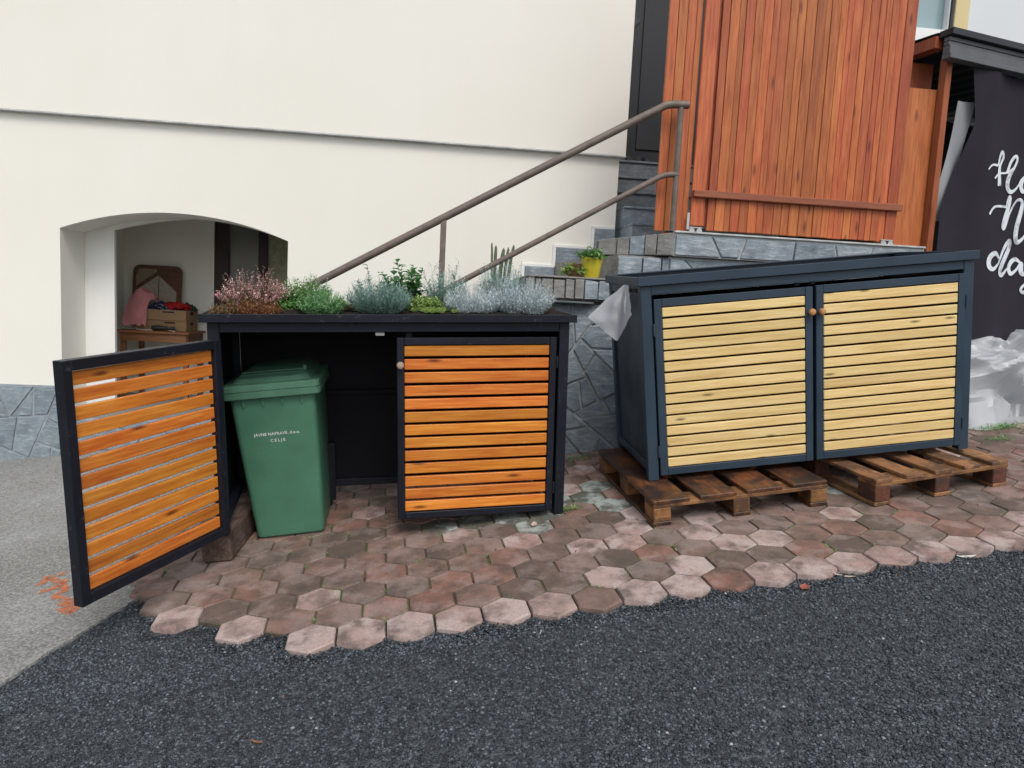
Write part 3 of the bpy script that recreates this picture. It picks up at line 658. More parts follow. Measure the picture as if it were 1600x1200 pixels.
part('crossbar', MB().box(0.05, 1.58, .048, .08, .2, .3), 'gate_wood_x', ga); part('crossbar', MB().box(0.05, 1.58, .048, .08, 1.9, 2.0), 'gate_wood_x', ga)
for x, fl in ((.045, 1), (1.54, 0)):
    rb = MB().box(x - .05, x + .05, -.012, .03, .042, .050, .001)
    rb.box(x - .045, x - .041, -.012, .03, .015, .042, .001); rb.box(x + .041, x + .045, -.012, .03, .015, .042, .001)
    r_ = part('roller', rb, 'steel', ga)
    for dx in (-.028, .028): part('wheel', MB().lathe([(.004, -.012), (.021, -.012), (.021, .012), (.004, .012)], (x + dx, -.004, .021), 16, 'y'), 'steel', r_)
    if fl: part('bracket', MB().box(x - .068, x - .048, -.008, -.002, .03, .15, .001), 'steel', ga)
sp = thing('side_board', 'wide plain red brown board standing between gate and hut', 'board', HF @ T((6.862, -1.235, 2.11)))
part('board', MB().box(0, .252, 0, .025, .03, 1.19, .004), 'gate_wood', sp); part('edge_strip', MB().box(.256, .285, .004, .06, -.45, 1.185, .004), 'gate_wood', sp); part('foot_board', MB().box(0.0, .254, .004, .028, -.45, .027, .004), 'gate_wood_x', sp)

# ------------------------------------------------------------------ hut on the right with banner
hu = thing('hut', 'small hut with grey metal fascia and dark open front', 'hut', UF)
fm = MB().box(-.33, 3.2, -.050, .0, 3.606, 3.635); fm.box(-.33, 3.2, -.046, .0, 3.575, 3.603); fm.box(-.33, 3.2, -.060, 0, 3.515, 3.572); part('fascia', fm, 'hut_metal', hu)
part('drip_rail', MB().box(-.335, 3.2, -.075, 0.0, 3.478, 3.513), 'hut_metal', hu)
part('roof_edge', MB().box(-.345, 3.2, -.085, .03, 3.638, 3.685), 'hut_metal_dark', hu)
rm = MB(); nxx = 90
rm.grid(nxx, 3, lambda u, v: (-.37 + 3.5 * u, .035 + 2.5 * v, 3.672 + .10 * v + .012 * math.sin(u * 3.6 / .19 * 6.283)))
part('roof_sheet', rm, 'hut_metal', hu)
part('rafter', MB().box(-.37, -.28, .035, 2.4, 3.57, 3.655), 'hut_wood', hu)
part('corner_post', MB().box(-.262, -.205, .01, .07, 0.9, 3.51), 'hut_wood', hu)
part('side_wall', MB().box(6.80, 7.13, -1.10, -1.075, 1.7, 3.53), 'hut_wood', hu, UF.inverted() @ HF)
part('back_wall', MB().box(-.25, 3.2, 1.6, 1.7, 0.7, 3.66), 'hut_dark', hu); part('end_wall', MB().box(-.24, -.2, .34, 1.59, .7, 3.6), 'hut_dark', hu)
def xl(z): return float(np.interp(z, [1.38, 2.1, 2.42, 3.07, 3.46], [-.16, -.195, -.195, .035, -.03]))
def bany(x, z):
    return -.022 + .020 * math.sin(x * 8.5 + .9 * z) + .018 * math.exp(-((x - .12 - .05 * (z - 2)) / .07) ** 2) * -1 + .045 * (mnoise.noise((x * 2.6, z * 1.1, .3)))
ba = thing('banner', 'black cloth banner with white handwritten lettering hung on the hut', 'banner', UF)
bl = MB(); bl.grid(60, 60, lambda u, v: (lambda z: (lambda x: (x, bany(x, z), z))(xl(z) + (2.3 - xl(z)) * u ** 1.3))(3.46 - (2.06 + .03 * math.sin(7 * u)) * v))
part('cloth', bl, 'banner_cloth', ba, smooth=60)
def letter(strokes, name='lettering'):
    mb = MB()
    for st_ in strokes: ribbon(mb, st_, .02, 0, lambda a, b, c: (a, bany(a, b) - .006, b))
    part(name, mb, 'banner_letter', ba, smooth=0)
W_, t_ = .036, .011
# "Ha(ve a)"
letter([[(.225, 2.755, t_), (.27, 2.80, t_), (.345, 2.80, .014)], [(.345, 2.80, .012), (.36, 2.885, .016), (.385, 2.915, .02), (.405, 2.87, .016), (.375, 2.82, .014), (.36, 2.78, .024), (.382, 2.65, .03)],
        [(.32, 2.70, t_), (.36, 2.745, t_), (.46, 2.755, t_), (.53, 2.80, .014)], [(.46, 2.755, .02), (.49, 2.85, .02), (.545, 2.905, .018), (.57, 2.87, .016), (.53, 2.79, .016), (.475, 2.72, .034), (.475, 2.64, .032), (.53, 2.61, .022), (.60, 2.66, t_), (.64, 2.73, .014)],
        [(.75, 2.74, .014), (.68, 2.76, .022), (.63, 2.69, .034), (.67, 2.625, .026), (.74, 2.68, t_), (.77, 2.75, .02), (.765, 2.65, .034), (.82, 2.63, .02), (.88, 2.70, t_)]])
# "Ni(ce)"
letter([[(.30, 2.425, .014), (.34, 2.49, .013), (.43, 2.50, .013), (.50, 2.50, .014)], [(.49, 2.50, t_), (.505, 2.57, .018), (.53, 2.585, .022), (.53, 2.53, .024), (.50, 2.44, .036), (.475, 2.345, .038), (.50, 2.34, .03), (.54, 2.46, .014), (.61, 2.57, .013), (.68, 2.575, .022), (.69, 2.50, .034), (.65, 2.35, .04), (.665, 2.24, .036), (.72, 2.25, .02), (.79, 2.34, .012)],
        [(.80, 2.42, .03), (.79, 2.32, .032), (.83, 2.28, .02), (.88, 2.33, .012)]])
# "day"
letter([[(.46, 2.10, .016), (.41, 2.145, .026), (.335, 2.10, .034), (.33, 2.03, .034), (.39, 2.00, .022), (.46, 2.06, .014)], [(.46, 2.06, .016), (.53, 2.20, .026), (.60, 2.26, .028), (.60, 2.19, .034), (.52, 2.06, .04), (.48, 1.99, .036), (.53, 1.965, .024), (.60, 2.03, .014)],
        [(.74, 2.09, .014), (.68, 2.12, .026), (.61, 2.05, .034), (.65, 1.98, .026), (.72, 2.03, .013), (.76, 2.10, .024), (.755, 2.01, .034), (.80, 1.99, .02), (.86, 2.06, .012)],
        [(.88, 2.11, .03), (.87, 2.02, .03), (.93, 2.02, .02), (.97, 2.11, .03), (.93, 1.94, .03), (.82, 1.84, .022), (.76, 1.87, .016), (.84, 1.95, .012), (.99, 2.03, .012)]])
pf = MB(); pf.grid(8, 14, lambda u, v: (lambda z: (float(np.interp(z, [2.35, 2.55, 3.24], [-.21, -.20, -.075])) + .16 * u, .035 + .012 * math.sin(u * 4 + z * 6), z))(3.24 - .9 * v))
solo('plastic_strip', pf, 'grey_film', 'pale grey plastic strip showing behind the black banner', 'plastic sheet', UF, smooth=60)

# neighbour house up behind the hut
nh = thing('neighbour_house', 'pale neighbouring house with cream corner and window above the hut roof', 'house', HF @ T((0, 2.0, 0)))
part('wall', MB().box(9.67, 16, 0, .3, 0.5, 8.5), 'far_wall', nh); part('corner_strip', MB().box(9.49, 9.668, -.02, .3, .5, 8.5), 'far_cream', nh); part('wall', MB().box(7.9, 9.488, .05, .3, .5, 4.93), 'far_wall', nh)
wi = part('window', MB().box(8.2, 9.395, .06, .08, 5.09, 7.5), 'far_glass', nh); part('frame', MB().box(9.397, 9.487, .0, .1, 5.09, 7.5), 'white_pvc', wi); part('sill', MB().box(8.1, 9.487, -.05, .1, 4.935, 5.087), 'white_pvc', wi)
part('downpipe', MB().tube([(9.415, -.06, 4.9), (9.415, -.06, 8.0)], .022, 8), 'hut_metal_dark', nh)

# ------------------------------------------------------------------ bin sheds
def make_door(shed, pivot, ang, w, z0, z1, n, sl_h, metal, wood, fw, knob_u, knob_z, knob_mat, hinge_z, flip, slab, knob_in=False):
    """door frame mesh hinged at pivot; local x runs from the hinge edge to the free edge (flip: to -x)."""
    s = -1 if flip else 1
    X = lambda a, b: (min(s * a, s * b), max(s * a, s * b))
    mb = MB(); th = .024 if metal == 'black_metal' else .018
    x0, x1 = X(0, fw); mb.box(x0, x1, -th, th, z0, z1); x0, x1 = X(w - fw, w); mb.box(x0, x1, -th, th, z0, z1)
    x0, x1 = X(fw + .0005, w - fw - .0005); mb.box(x0, x1, -th + .0015, th - .0015, z0, z0 + fw); mb.box(x0, x1, -th + .0015, th - .0015, z1 - fw, z1)
    d = part('door', mb, metal, shed, T(pivot) @ RZ(ang))
    if slab: d['label'] = slab
    zz0, zz1 = z0 + fw + .005, z1 - fw - .006; pitch = (zz1 - zz0 - sl_h) / (n - 1); L = w - 2 * fw - .004
    for v in (0,):
        me = mesh('slat', MB().box(-L / 2, L / 2, -.010, .010, -sl_h / 2, sl_h / 2, .0028), wood)
    for k in range(n):
        place('slat', me, d, T((s * w / 2, -.006 + random.uniform(-.0012, .0012), zz0 + sl_h / 2 + k * pitch + random.uniform(-.0008, .0008))) @ (RZ(180) if random.random() < .5 else Matrix()))
    ks = -1 if not knob_in else -1
    part('knob', MB().lathe([(.006, 0), (.007, .012), (.014, .017), (.0195, .026), (.0195, .033), (.014, .041), (.004, .044)], (s * knob_u, -th, knob_z), 16, 'y'), knob_mat, d)
    for hz in hinge_z:
        hm_ = MB().lathe([(.0065, -.033), (.0065, -.002), (.0075, -.002), (.0075, .002), (.0065, .002), (.0065, .033)], (-s * .005, -th - .001, hz), 10, 'z'); part('hinge', hm_, metal, d)
    return d
def make_shed(name, label, F, W, Hh, D, po, rim_h, ov, fl, metal, panel, inside, back_top, mid_rail):
    sh = thing(name, label, 'bin shed', F)
    for x in (0, W - po):
        for y in (0, D - po): part('post', MB().box(x, x + po, y, y + po, 0, Hh), metal, sh)
    part('top_beam', MB().box(po + .0005, W - po - .0005, .002, po - .002, Hh - .05, Hh - .001), metal, sh); part('top_beam', MB().box(po + .0005, W - po - .0005, D - po + .002, D - .002, Hh - .05, Hh - .001), metal, sh)
    for x in (0.002, W - po + .002):
        part('side_beam', MB().box(x, x + po - .004, po + .0005, D - po - .0005, Hh - .05, Hh - .001), metal, sh)
        part('bottom_rail', MB().box(x, x + po - .004, po + .0005, D - po - .0005, .05, .095), metal, sh)
        part('side_panel', MB().box(x + .012, x + .017, po + .001, D - po - .001, .0955, Hh - .0505, .001), panel, sh)
    part('bottom_rail', MB().box(po + .0005, W - po - .0005, D - po + .002, D - .004, .012, .055), metal, sh)
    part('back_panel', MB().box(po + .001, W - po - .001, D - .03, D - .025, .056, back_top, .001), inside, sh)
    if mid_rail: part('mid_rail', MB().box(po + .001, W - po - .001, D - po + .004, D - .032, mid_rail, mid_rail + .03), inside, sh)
    z0, z1 = Hh + .001, Hh + rim_h; a, b, c, d = -ov, W + ov, -ov, D + ov; th = .012
    part('tray_rim', MB().box(a, b, c, c + th, z0, z1), metal, sh); part('tray_rim', MB().box(a, b, d - th, d, z0, z1), metal, sh)
    part('tray_rim', MB().box(a, a + th, c + th + .0005, d - th - .0005, z0, z1 - .001), metal, sh); part('tray_rim', MB().box(b - th, b, c + th + .0005, d - th - .0005, z0, z1 - .001), metal, sh)
    if fl:
        part('tray_flange', MB().box(a + th + .0005, b - th - .0005, c + th + .0005, c + fl, z1 - .008, z1 - .002, .001), metal, sh); part('tray_flange', MB().box(a + th + .0005, b - th - .0005, d - fl, d - th - .0005, z1 - .008, z1 - .002, .001), metal, sh)
    part('tray_floor', MB().box(a + th + .001, b - th - .001, c + th + .001, d - th - .001, z0 + .002, z0 + .010, .001), metal, sh)
    return sh
D1 = 0.74
s1 = make_shed('bin_shed', 'black bin shed with orange slats, one door open, planted top', S1F, 1.83, 1.083, D1, .055, .042, .032, 0, 'black_metal', 'shaded_inside', 'shaded_inside', 1.03, .585)
make_door(s1, (1.757, .012, 0), 0, .852, .03, 1.003, 13, .054, 'black_metal', 'slat_orange', .036, .838, .866, 'knob_grey', (.87, .165), True, 'closed door with orange stained slats')
make_door(s1, (.045, -.014, 0), -122, .845, .022, 1.003, 13, .054, 'black_metal', 'slat_orange', .042, .79, .86, 'knob_grey', (.87, .165), False, 'door swung wide open, seen from inside')
part('door_catch', MB().box(.80, .845, .03, .05, 1.012, 1.030), 'white_pvc', s1); part('stop_bracket', MB().box(.955, .99, .06, .08, .985, 1.032), 'black_metal', s1)
part('middle_leg', MB().box(.535, .58, D1 - .10, D1 - .06, -.06, .30), 'black_metal', s1)
sl = MB(); sl.grid(90, 36, lambda u, v: (-.015 + 1.86 * u, -.015 + (D1 + .03) * v, 1.100 + .030 * math.sin(math.pi * min(1, max(0, v))) ** .6 + .012 * mnoise.noise((u * 22, v * 9, 0)) + .008 * mnoise.noise((u * 70, v * 30, 3))))
part('soil', sl, 'soil', s1, smooth=60)
D2 = 0.77
s2 = make_shed('bin_shed', 'anthracite bin shed with pale pine slats standing on two pallets', S2F, 1.918, 1.10, D2, .06, .052, .018, .05, 'anthracite', 'anthracite_panel', 'shaded_inside', 1.0, None)
part('back_panel', MB().box(.061, 1.50, D2 - .03, D2 - .025, 1.001, 1.049, .001), 'shaded_inside', s2)
make_door(s2, (.070, .012, 0), 0, .9, .026, 1.024, 15, .0495, 'anthracite', 'slat_pine', .043, .882, .886, 'knob_wood', (.858, .169), False, 'left door of pale pine slats')
make_door(s2, (1.868, .012, 0), 0, .879, .028, 1.028, 15, .0495, 'anthracite', 'slat_pine', .043, .859, .884, 'knob_wood', (.87, .162), True, 'right door of pale pine slats')
for y0 in (.075, .20): part('vent_slot', MB().box(-.0035, .004, y0, y0 + .085, 1.062, 1.085, .001), 'shaded_inside', s2)
for x in (.90, .99): part('stop_bracket', MB().box(x, x + .028, .062, .078, 1.03, 1.049), 'anthracite', s2)

# timber under the raised side of the planted shed
tb = MB().box(-.075, .075, 0, .86, 0, .146, .008)
solo('timber_beam', tb, 'old_timber', 'weathered squared timber propping up the black shed', 'timber', GF @ T((-1.955, .905, .001)) @ RZ(-7))
solo('timber_offcut', MB().box(-.10, .12, 0, .08, 0, .06, .006), 'pallet_new', 'short pale timber offcut behind the green bin', 'timber', GF @ T((-1.72, 1.50, .001)) @ RZ(12))

# ------------------------------------------------------------------ pallets
def make_pallet(label, mtx, w, d, bw, n, top, bar, block, h=.144):
    p = thing('pallet', label, 'pallet', mtx, 'pallets under the anthracite shed')
    tt = .022; zb = h - 2 * tt; blk = .1
    xs = [0, (w - blk) / 2, w - blk]; ys = [0, (d - .145) / 2, d - .145]
    for x in xs:
        part('skid', MB().box(x + random.uniform(-.004, .004), x + blk, 0, d, 0, .021, .003), top, p)
        for y in ys: part('block', MB().box(x + .001, x + blk - .001 + random.uniform(-.004, 0), y + .001, y + .14, .022, zb - .001, .004), block, p)
    for y in ys: part('crossbar', MB().box(0, w, y, y + .14, zb, zb + tt - .001, .003), bar, p)
    for k in range(n):
        x = (w - bw) * k / (n - 1)
        part('deck_board', MB().box(-bw / 2, bw / 2, random.uniform(-.006, .004), d + random.uniform(-.006, .006), 0, tt - .001, .003), top, p, T((x + bw / 2 + random.uniform(-.003, .003), 0, zb + tt)) @ RZ(random.uniform(-.4, .4)))
    return p
make_pallet('dark wet pallet with four wide boards under the anthracite shed', GF @ T((.302, .645, .001)) @ RZ(-.5), 1.0, 1.02, .205, 4, 'pallet_wet', 'pallet_bar', 'pallet_bar', .142)
make_pallet('lighter pallet with five spaced narrow boards under the anthracite shed', GF @ T((1.515, .535, .001)) @ RZ(3.5), .87, 1.15, .108, 5, 'pallet_new', 'pallet_bar', 'pallet_red', .152)

# ------------------------------------------------------------------ wheelie bin
bn = thing('wheelie_bin', 'green plastic wheelie bin standing in the open shed', 'wheelie bin', GF @ T((-1.618, 1.152, .001)) @ RZ(-1.0))
bw = MB(); prof = [(.0, .170, .012, .44, .03), (.012, .180, .0, .45, .03), (.035, .183, -.002, .455, .03), (.40, .203, -.020, .49, .032), (.76, .220, -.040, .525, .034), (.80, .222, -.042, .53, .034)]
bw.rings([rrect(-a, a, y0, y1, r, z, 5) for z, a, y0, y1, r in prof])
bd = part('body', bw, 'bin_green', bn)
for x in (-.15, -.05, .05, .15): part('rib', MB().box(x - .004, x + .004, -.052, -.036, .755, .80, .001), 'bin_green', bd)
part('comb', MB().rings([rrect(-.243, .243, -.060, .545, .03, .797, 5), rrect(-.246, .246, -.064, .55, .03, .823, 5)]), 'bin_green', bn)
lm = MB(); lm.rings([rrect(-.250, .250, -.073, .56, .026, .803, 5), rrect(-.252, .252, -.075, .56, .026, .832, 5), rrect(-.246, .246, -.069, .556, .026, .834, 5), rrect(-.246, .246, -.069, .556, .026, .840, 5),
                     rrect(-.251, .251, -.074, .56, .026, .842, 5), rrect(-.251, .251, -.074, .56, .028, .868, 5), rrect(-.244, .244, -.067, .553, .03, .874, 5), rrect(-.205, .205, -.022, .53, .04, .877, 5),
                     rrect(-.190, .190, -.002, .52, .045, .897, 5), rrect(-.182, .182, .012, .51, .045, .902, 5), rrect(-.150, .150, .16, .48, .05, .925, 5), rrect(-.14, .14, .19, .46, .05, .928, 5)])
ld = part('lid', lm, 'bin_lid', bn, smooth=22)
for z, y in ((.906, .055), (.914, .10)): part('ridge', MB().box(-.17, .17, y - .006, y + .006, z - .012, z + .005, .003), 'bin_lid', ld)
part('clip', MB().box(.155, .175, .09, .15, .905, .935, .003), 'bin_lid', ld)
part('handle', MB().tube([(-.2, .54, .87), (-.2, .60, .88), (.2, .60, .88), (.2, .54, .87)], .014, 8), 'bin_green', bn)
for s_ in (-1, 1): part('wheel', MB().lathe([(.02, -.02), (.09, -.022), (.1, -.012), (.1, .012), (.09, .022), (.02, .02)], (s_ * .165, .45, .1), 22, 'x'), 'rubber', bn)
def text_mesh(body, size, mtx, parent, mat, name='lettering', sp=1.0):
    cu = bpy.data.curves.new(name, 'FONT'); cu.body = body; cu.size = size; cu.align_x = 'CENTER'; cu.space_character = sp; cu.extrude = .0004; cu.offset = .0
    o = bpy.data.objects.new(name, cu); COL.objects.link(o); dg = bpy.context.evaluated_depsgraph_get(); me = bpy.data.meshes.new_from_object(o.evaluated_get(dg))
    bpy.data.objects.remove(o); bpy.data.curves.remove(cu); me.materials.clear(); me.materials.append(M[mat]); return place(name, me, parent, mtx)
tilt = math.atan2(.020, .36)
for body, z, size, x, sp_ in (('JAVNE NAPRAVE, d.o.o.', .588, .0225, 0.0, 1.04), ('CELJE', .551, .0225, .0, 1.5)):
    y = -.020 - (z - .40) / .36 * .020 - .0022
    text_mesh(body, size, T((x, y, z)) @ Matrix.Rotation(R(90) + tilt, 4, 'X'), bd, 'print_white', sp=sp_)

# ------------------------------------------------------------------ niche things
tz = .402
tbm = HF @ T((.285, 1.06, tz))
tbl = thing('table', 'small brown wooden table in the arched niche', 'table', tbm)
part('tabletop', MB().box(0, .70, 0, .56, .682, .708, .004), 'table_wood', tbl); part('apron', MB().box(.035, .665, .03, .05, .60, .681), 'table_wood', tbl); part('apron', MB().box(.645, .665, .052, .53, .60, .681), 'table_wood', tbl)
for x in (.03, .63):
    for y in (.052, .50): part('leg', MB().box(x, x + .045, y, y + .045, 0, .681), 'table_wood', tbl)
zt = .709
def crate(label, mtx, w, d, h):
    c = thing('cardboard_box', label, 'cardboard box', mtx, 'boxes on the niche table')
    part('side', MB().box(0, w, 0, .008, 0, h), 'cardboard', c); part('side', MB().box(0, w, d - .008, d, 0, h), 'cardboard', c); part('side', MB().box(0, .008, .0085, d - .0085, 0, h), 'cardboard', c); part('side', MB().box(w - .008, w, .0085, d - .0085, 0, h), 'cardboard', c)
    part('bottom', MB().box(.0085, w - .0085, .0085, d - .0085, 0, .006), 'cardboard', c); part('grip_hole', MB().box(w * .6, w * .8, -.002, .002, h * .72, h * .86), 'hut_dark', c); part('grip_hole', MB().box(w - .002, w + .002, d * .35, d * .6, h * .55, h * .85), 'hut_dark', c)
crate('lower cardboard box on the niche table', tbm @ T((.10, .14, zt)), .53, .36, .105); crate('upper cardboard box heaped with clothes', tbm @ T((.07, .13, zt + .107)), .56, .38, .105)
def cloth(name, mat, label, mtx, sx, sy, h, drop, seed, edge=0.0):
    mb = MB()
    def fn(u, v):
        x, y = (u - .5), (v - .5); r = math.hypot(x, y) * 2
        z = h * max(0, 1 - r * r) + .035 * mnoise.noise((u * 5 + seed, v * 5, seed)) + .018 * mnoise.noise((u * 12, v * 12 + seed, 1))
        z -= drop * max(0, -y * 2 - edge) ** 1.3
        return (x * sx * (1 + .15 * mnoise.noise((v * 4, seed, 0))), y * sy * (1 - .35 * max(0, -y * 2 - edge) * (1 if drop else 0)), z)
    mb.grid(26, 26, fn); return solo(name, mb, mat, label, 'cloth', mtx, smooth=80)
cloth('pink_cloth', 'pink_cloth', 'pink cloth hanging over the front of the box', tbm @ T((.185, .19, zt + .31)) @ RZ(-16), .24, .36, .11, .30, 1.3, .10)
cloth('navy_cloth', 'navy_cloth', 'dark blue patterned cloth bundled in the box', tbm @ T((.36, .30, zt + .21)), .36, .30, .075, 0, 4.1)
cloth('red_cloth', 'red_cloth', 'red cloth lying on top of the box', tbm @ T((.47, .30, zt + .225)) @ RZ(-8), .32, .24, .07, 0, 7.7)
cloth('green_cloth', 'green_cloth', 'dark green cloth at the right end of the box', tbm @ T((.58, .36, zt + .22)), .16, .16, .06, 0, 9.2)
cu = thing('patchwork_cushion', 'brown and beige patchwork seat cushion propped against niche wall', 'cushion', tbm @ T((-.03, .50, zt + .17)) @ Matrix.Rotation(R(-7), 4, 'X'))
def cush(w, h, t):
    rg = []
    for k, y in ((.82, -t), (.95, -t * .7), (1, 0), (.95, t * .7), (.82, t)): rg.append([(a * k, y, b * k + h / 2 * 1) for a, b, _ in rrect(-w / 2, w / 2, -h / 2, h / 2, .07, 0, 4)])
    return MB().rings([r[::-1] for r in rg])
part('pad', cush(.50, .50, .03), 'cushion_brown', cu, T((.24, 0, 0)))
for poly_, mt in (([(-.2, .27), (.0, .43), (.0, .455), (-.18, .455), (-.205, .38)], 'cushion_beige'), ([(-.205, .0), (.02, .02), (.02, .39), (-.205, .22)], 'cushion_grey'), ([(.03, .02), (.205, .0), (.205, .22), (.03, .38)], 'cushion_grey')):
    part('patch', MB().prism(poly_, .0295, .034, lambda a, b, c: (a + .24, -c, b)), mt, cu)
dl = MB(); dl.tube([(0, 0, .03), (.07, .0, .032), (.14, .01, .03)], [.022, .026, .02], 10); dl.tube([(.15, .01, .03), (.21, .03, .028)], [.014, .02], 8); solo('power_tool', dl, 'tool_black', 'small black tool lying on the niche table', 'tool', tbm @ T((.33, .06, zt)))
dsh = MB().lathe([(.03, 0), (.065, .006), (.075, .016), (.072, .016), (.05, .008), (.01, .006)], (0, 0, 0), 24); solo('plate', dsh, 'paper', 'pale shallow dish at the left end of the table', 'plate', tbm @ T((.09, .10, zt)))
for x, y, a, l, lb in ((.18, .06, -25, .13, 'long pale metal tool beside the dish on the table'), (.24, .03, 15, .10, 'thin metal tool at the front table edge'), (.29, .05, 60, .07, 'short metal tool touching the black tool'), (.50, .05, -40, .08, 'small metal tool at the right of the black tool')):
    solo('hand_tool', MB().tube([(0, 0, .006), (l * .5, .004, .007), (l, 0, .005)], [.006, .0045, .007], 6), 'paper', lb, 'tool', tbm @ T((x, y, zt)) @ RZ(a), 'hand tools on the niche table')

# ------------------------------------------------------------------ plants
def leaf(mb, p, d, up, L, w, bend=.25, fold=.15):
    p = Vector(p); d = Vector(d).normalized(); sdir = d.cross(up)
    if sdir.length < 1e-3: sdir = d.orthogonal()
    sdir.normalize(); n = sdir.cross(d)
    a = p + d * L * .5 - n * L * bend * .15; t = p + d * L - n * L * bend
    mb.add([p, a + sdir * w / 2 + n * w * fold, t, a - sdir * w / 2 + n * w * fold, a], [(0, 4, 1), (4, 2, 1), (0, 3, 4), (3, 2, 4)])
def stick(mb, a, b, r):
    a, b = Vector(a), Vector(b); d = (b - a).normalized(); u = d.orthogonal().normalized(); w = d.cross(u)
    vs = [tuple(a + (u * math.cos(k * 2.094) + w * math.sin(k * 2.094)) * r) for k in range(3)] + [tuple(b + (u * math.cos(k * 2.094) + w * math.sin(k * 2.094)) * r * .6) for k in range(3)]
    mb.add(vs, [(0, 1, 4, 3), (1, 2, 5, 4), (2, 0, 3, 5)])
def shoot_plant(name, label, mtx, rx, ry, h, n, spread, ll, lw, per, lmat, smat, tip=None, start=.25, hv=.35, curve=.25, sr=.0014, tipn=6, leaf_up=.6, cat='plant', group=None, tl=1.0):
    h *= 1.32; rx *= 1.08; n = int(n * 1.25); ll *= 1.15; lw *= 1.2; per = int(per * 1.15)
    root = thing(name, label, cat, mtx, group); sm, lm_, tm = MB(), MB(), MB()
    for _ in range(n):
        a = random.random() * 6.283; q = math.sqrt(random.random()); bx, by = rx * q * math.cos(a), ry * q * math.sin(a)
        hh = h * (1 - hv * random.random()) * (1 - .45 * q * q); tl_ = spread * q + .15 * random.random()
        d0 = Vector((math.cos(a) * tl_, math.sin(a) * tl_, 1)).normalized(); d1 = (d0 + Vector((random.uniform(-curve, curve), random.uniform(-curve, curve), random.uniform(-.1, curve)))).normalized()
        p0 = Vector((bx * .55, by * .55, -.012)); p1 = p0 + d0 * hh * .5; p2 = p1 + d1 * hh * .5
        stick(sm, p0, p1, sr); stick(sm, p1, p2, sr * .8)
        for k in range(per):
            t = start + (1 - start) * (k + random.random()) / per; P = p0.lerp(p1, t * 2) if t < .5 else p1.lerp(p2, t * 2 - 1); dd = d0 if t < .5 else d1
            b = random.random() * 6.283; side = (dd.orthogonal().normalized() * math.cos(b) + dd.cross(dd.orthogonal().normalized()) * math.sin(b))
            is_tip = tip and t > 1 - tip[1]
            leaf(tm if is_tip else lm_, P, side + dd * leaf_up, Vector((0, 0, 1)), ll * random.uniform(.6, 1.2) * (tl if is_tip else 1), lw * random.uniform(.7, 1.2) * (tl if is_tip else 1))
    part('stems', sm, smat, root, smooth=0); part('foliage', lm_, lmat, root, smooth=0)
    if tip and tm.v: part('flowers', tm, tip[0], root, smooth=0)
    return root
ZS = 1.118
def P1(x, y): return S1F @ T((x, y, ZS))
shoot_plant('heather', 'pink and brown flowering heather at the corner of the planted top', P1(.185, .28), .165, .16, .195, 210, .85, .013, .006, 26, 'heather_brown', 'heather_brown', ('heather_pink', .27), .15, .45, .2, .0013, tl=.9)
shoot_plant('heather', 'small heather with white and deep pink tips', P1(.30, .33), .07, .08, .15, 60, .5, .012, .006, 24, 'leaf_deep', 'heather_brown', ('heather_pink', .30), .15, .4)
shoot_plant('dry_clump', 'rusty brown withered clump in front of the heather', P1(.23, .10), .12, .07, .08, 130, 1.2, .03, .003, 6, 'dry_brown', 'dry_brown', None, .1, .5)
shoot_plant('dry_clump', 'low brown clump trailing under the pink heather', P1(.08, .10), .09, .07, .07, 90, 1.2, .026, .003, 6, 'heather_brown', 'dry_brown', None, .1, .5)
shoot_plant('herb', 'fresh green low herb beside the heather', P1(.36, .28), .08, .09, .085, 110, .8, .018, .013, 12, 'leaf_green', 'leaf_deep', None, .2, .5)
shoot_plant('herb', 'pale flowering herb with tall thin green stems', P1(.455, .36), .14, .13, .175, 190, .6, .018, .011, 16, 'leaf_green', 'leaf_thyme', ('white_flower', .10), .2, .5, tl=.6)
shoot_plant('thyme', 'dense blue green cushion of thyme over the tray edge', P1(.54, .16), .13, .12, .115, 260, .9, .011, .005, 18, 'leaf_thyme', 'leaf_thyme', None, .1, .35)
shoot_plant('dry_clump', 'small olive brown tuft between thyme and grey cushion', P1(.665, .30), .07, .09, .07, 60, .9, .014, .006, 9, 'dry_brown', 'leaf_lime', None, .2, .5)
shoot_plant('lavender', 'rounded grey green lavender cushion in the tray middle', P1(.83, .18), .17, .14, .165, 260, .85, .030, .0034, 12, 'leaf_teal', 'leaf_teal', None, .12, .35, leaf_up=1.3)
shoot_plant('mint', 'thin mint sprig with small leaves behind the lavender', P1(.79, .45), .05, .06, .21, 8, .35, .026, .02, 16, 'leaf_deep', 'heather_brown', None, .2, .35, .2, .002)
shoot_plant('mint', 'leafy dark green mint with round leaves', P1(.985, .43), .10, .09, .235, 34, .45, .038, .032, 18, 'leaf_deep', 'heather_brown', None, .1, .5, .2, .002)
def rosettes(name, label, mtx, spots, mat):
    root = thing(name, label, 'plant', mtx)
    for (x, y, r) in spots:
        mb = MB()
        for ring, (n, tl_, ln) in enumerate(((9, .35, 1.0), (8, .75, .8), (6, 1.4, .55), (4, 2.5, .35))):
            for k in range(n):
                a = 6.283 * (k + .5 * (ring % 2)) / n; leaf(mb, (x, y, .004 + .004 * ring), (math.cos(a), math.sin(a), tl_), Vector((0, 0, 1)), r * ln, r * .42, -.12, .1)
        part('rosette', mb, mat, root, smooth=0)
rosettes('houseleek', 'lime green houseleek rosettes near the tray front', P1(1.13, .12), [(random.uniform(-.12, .12), random.uniform(-.05, .12), random.uniform(.022, .045)) for _ in range(26)], 'leaf_lime')
shoot_plant('sedum', 'low yellow green sedum tuft behind the rosettes', P1(1.07, .28), .14, .11, .085, 170, .8, .016, .011, 12, 'leaf_lime', 'leaf_green', None, .2, .4)
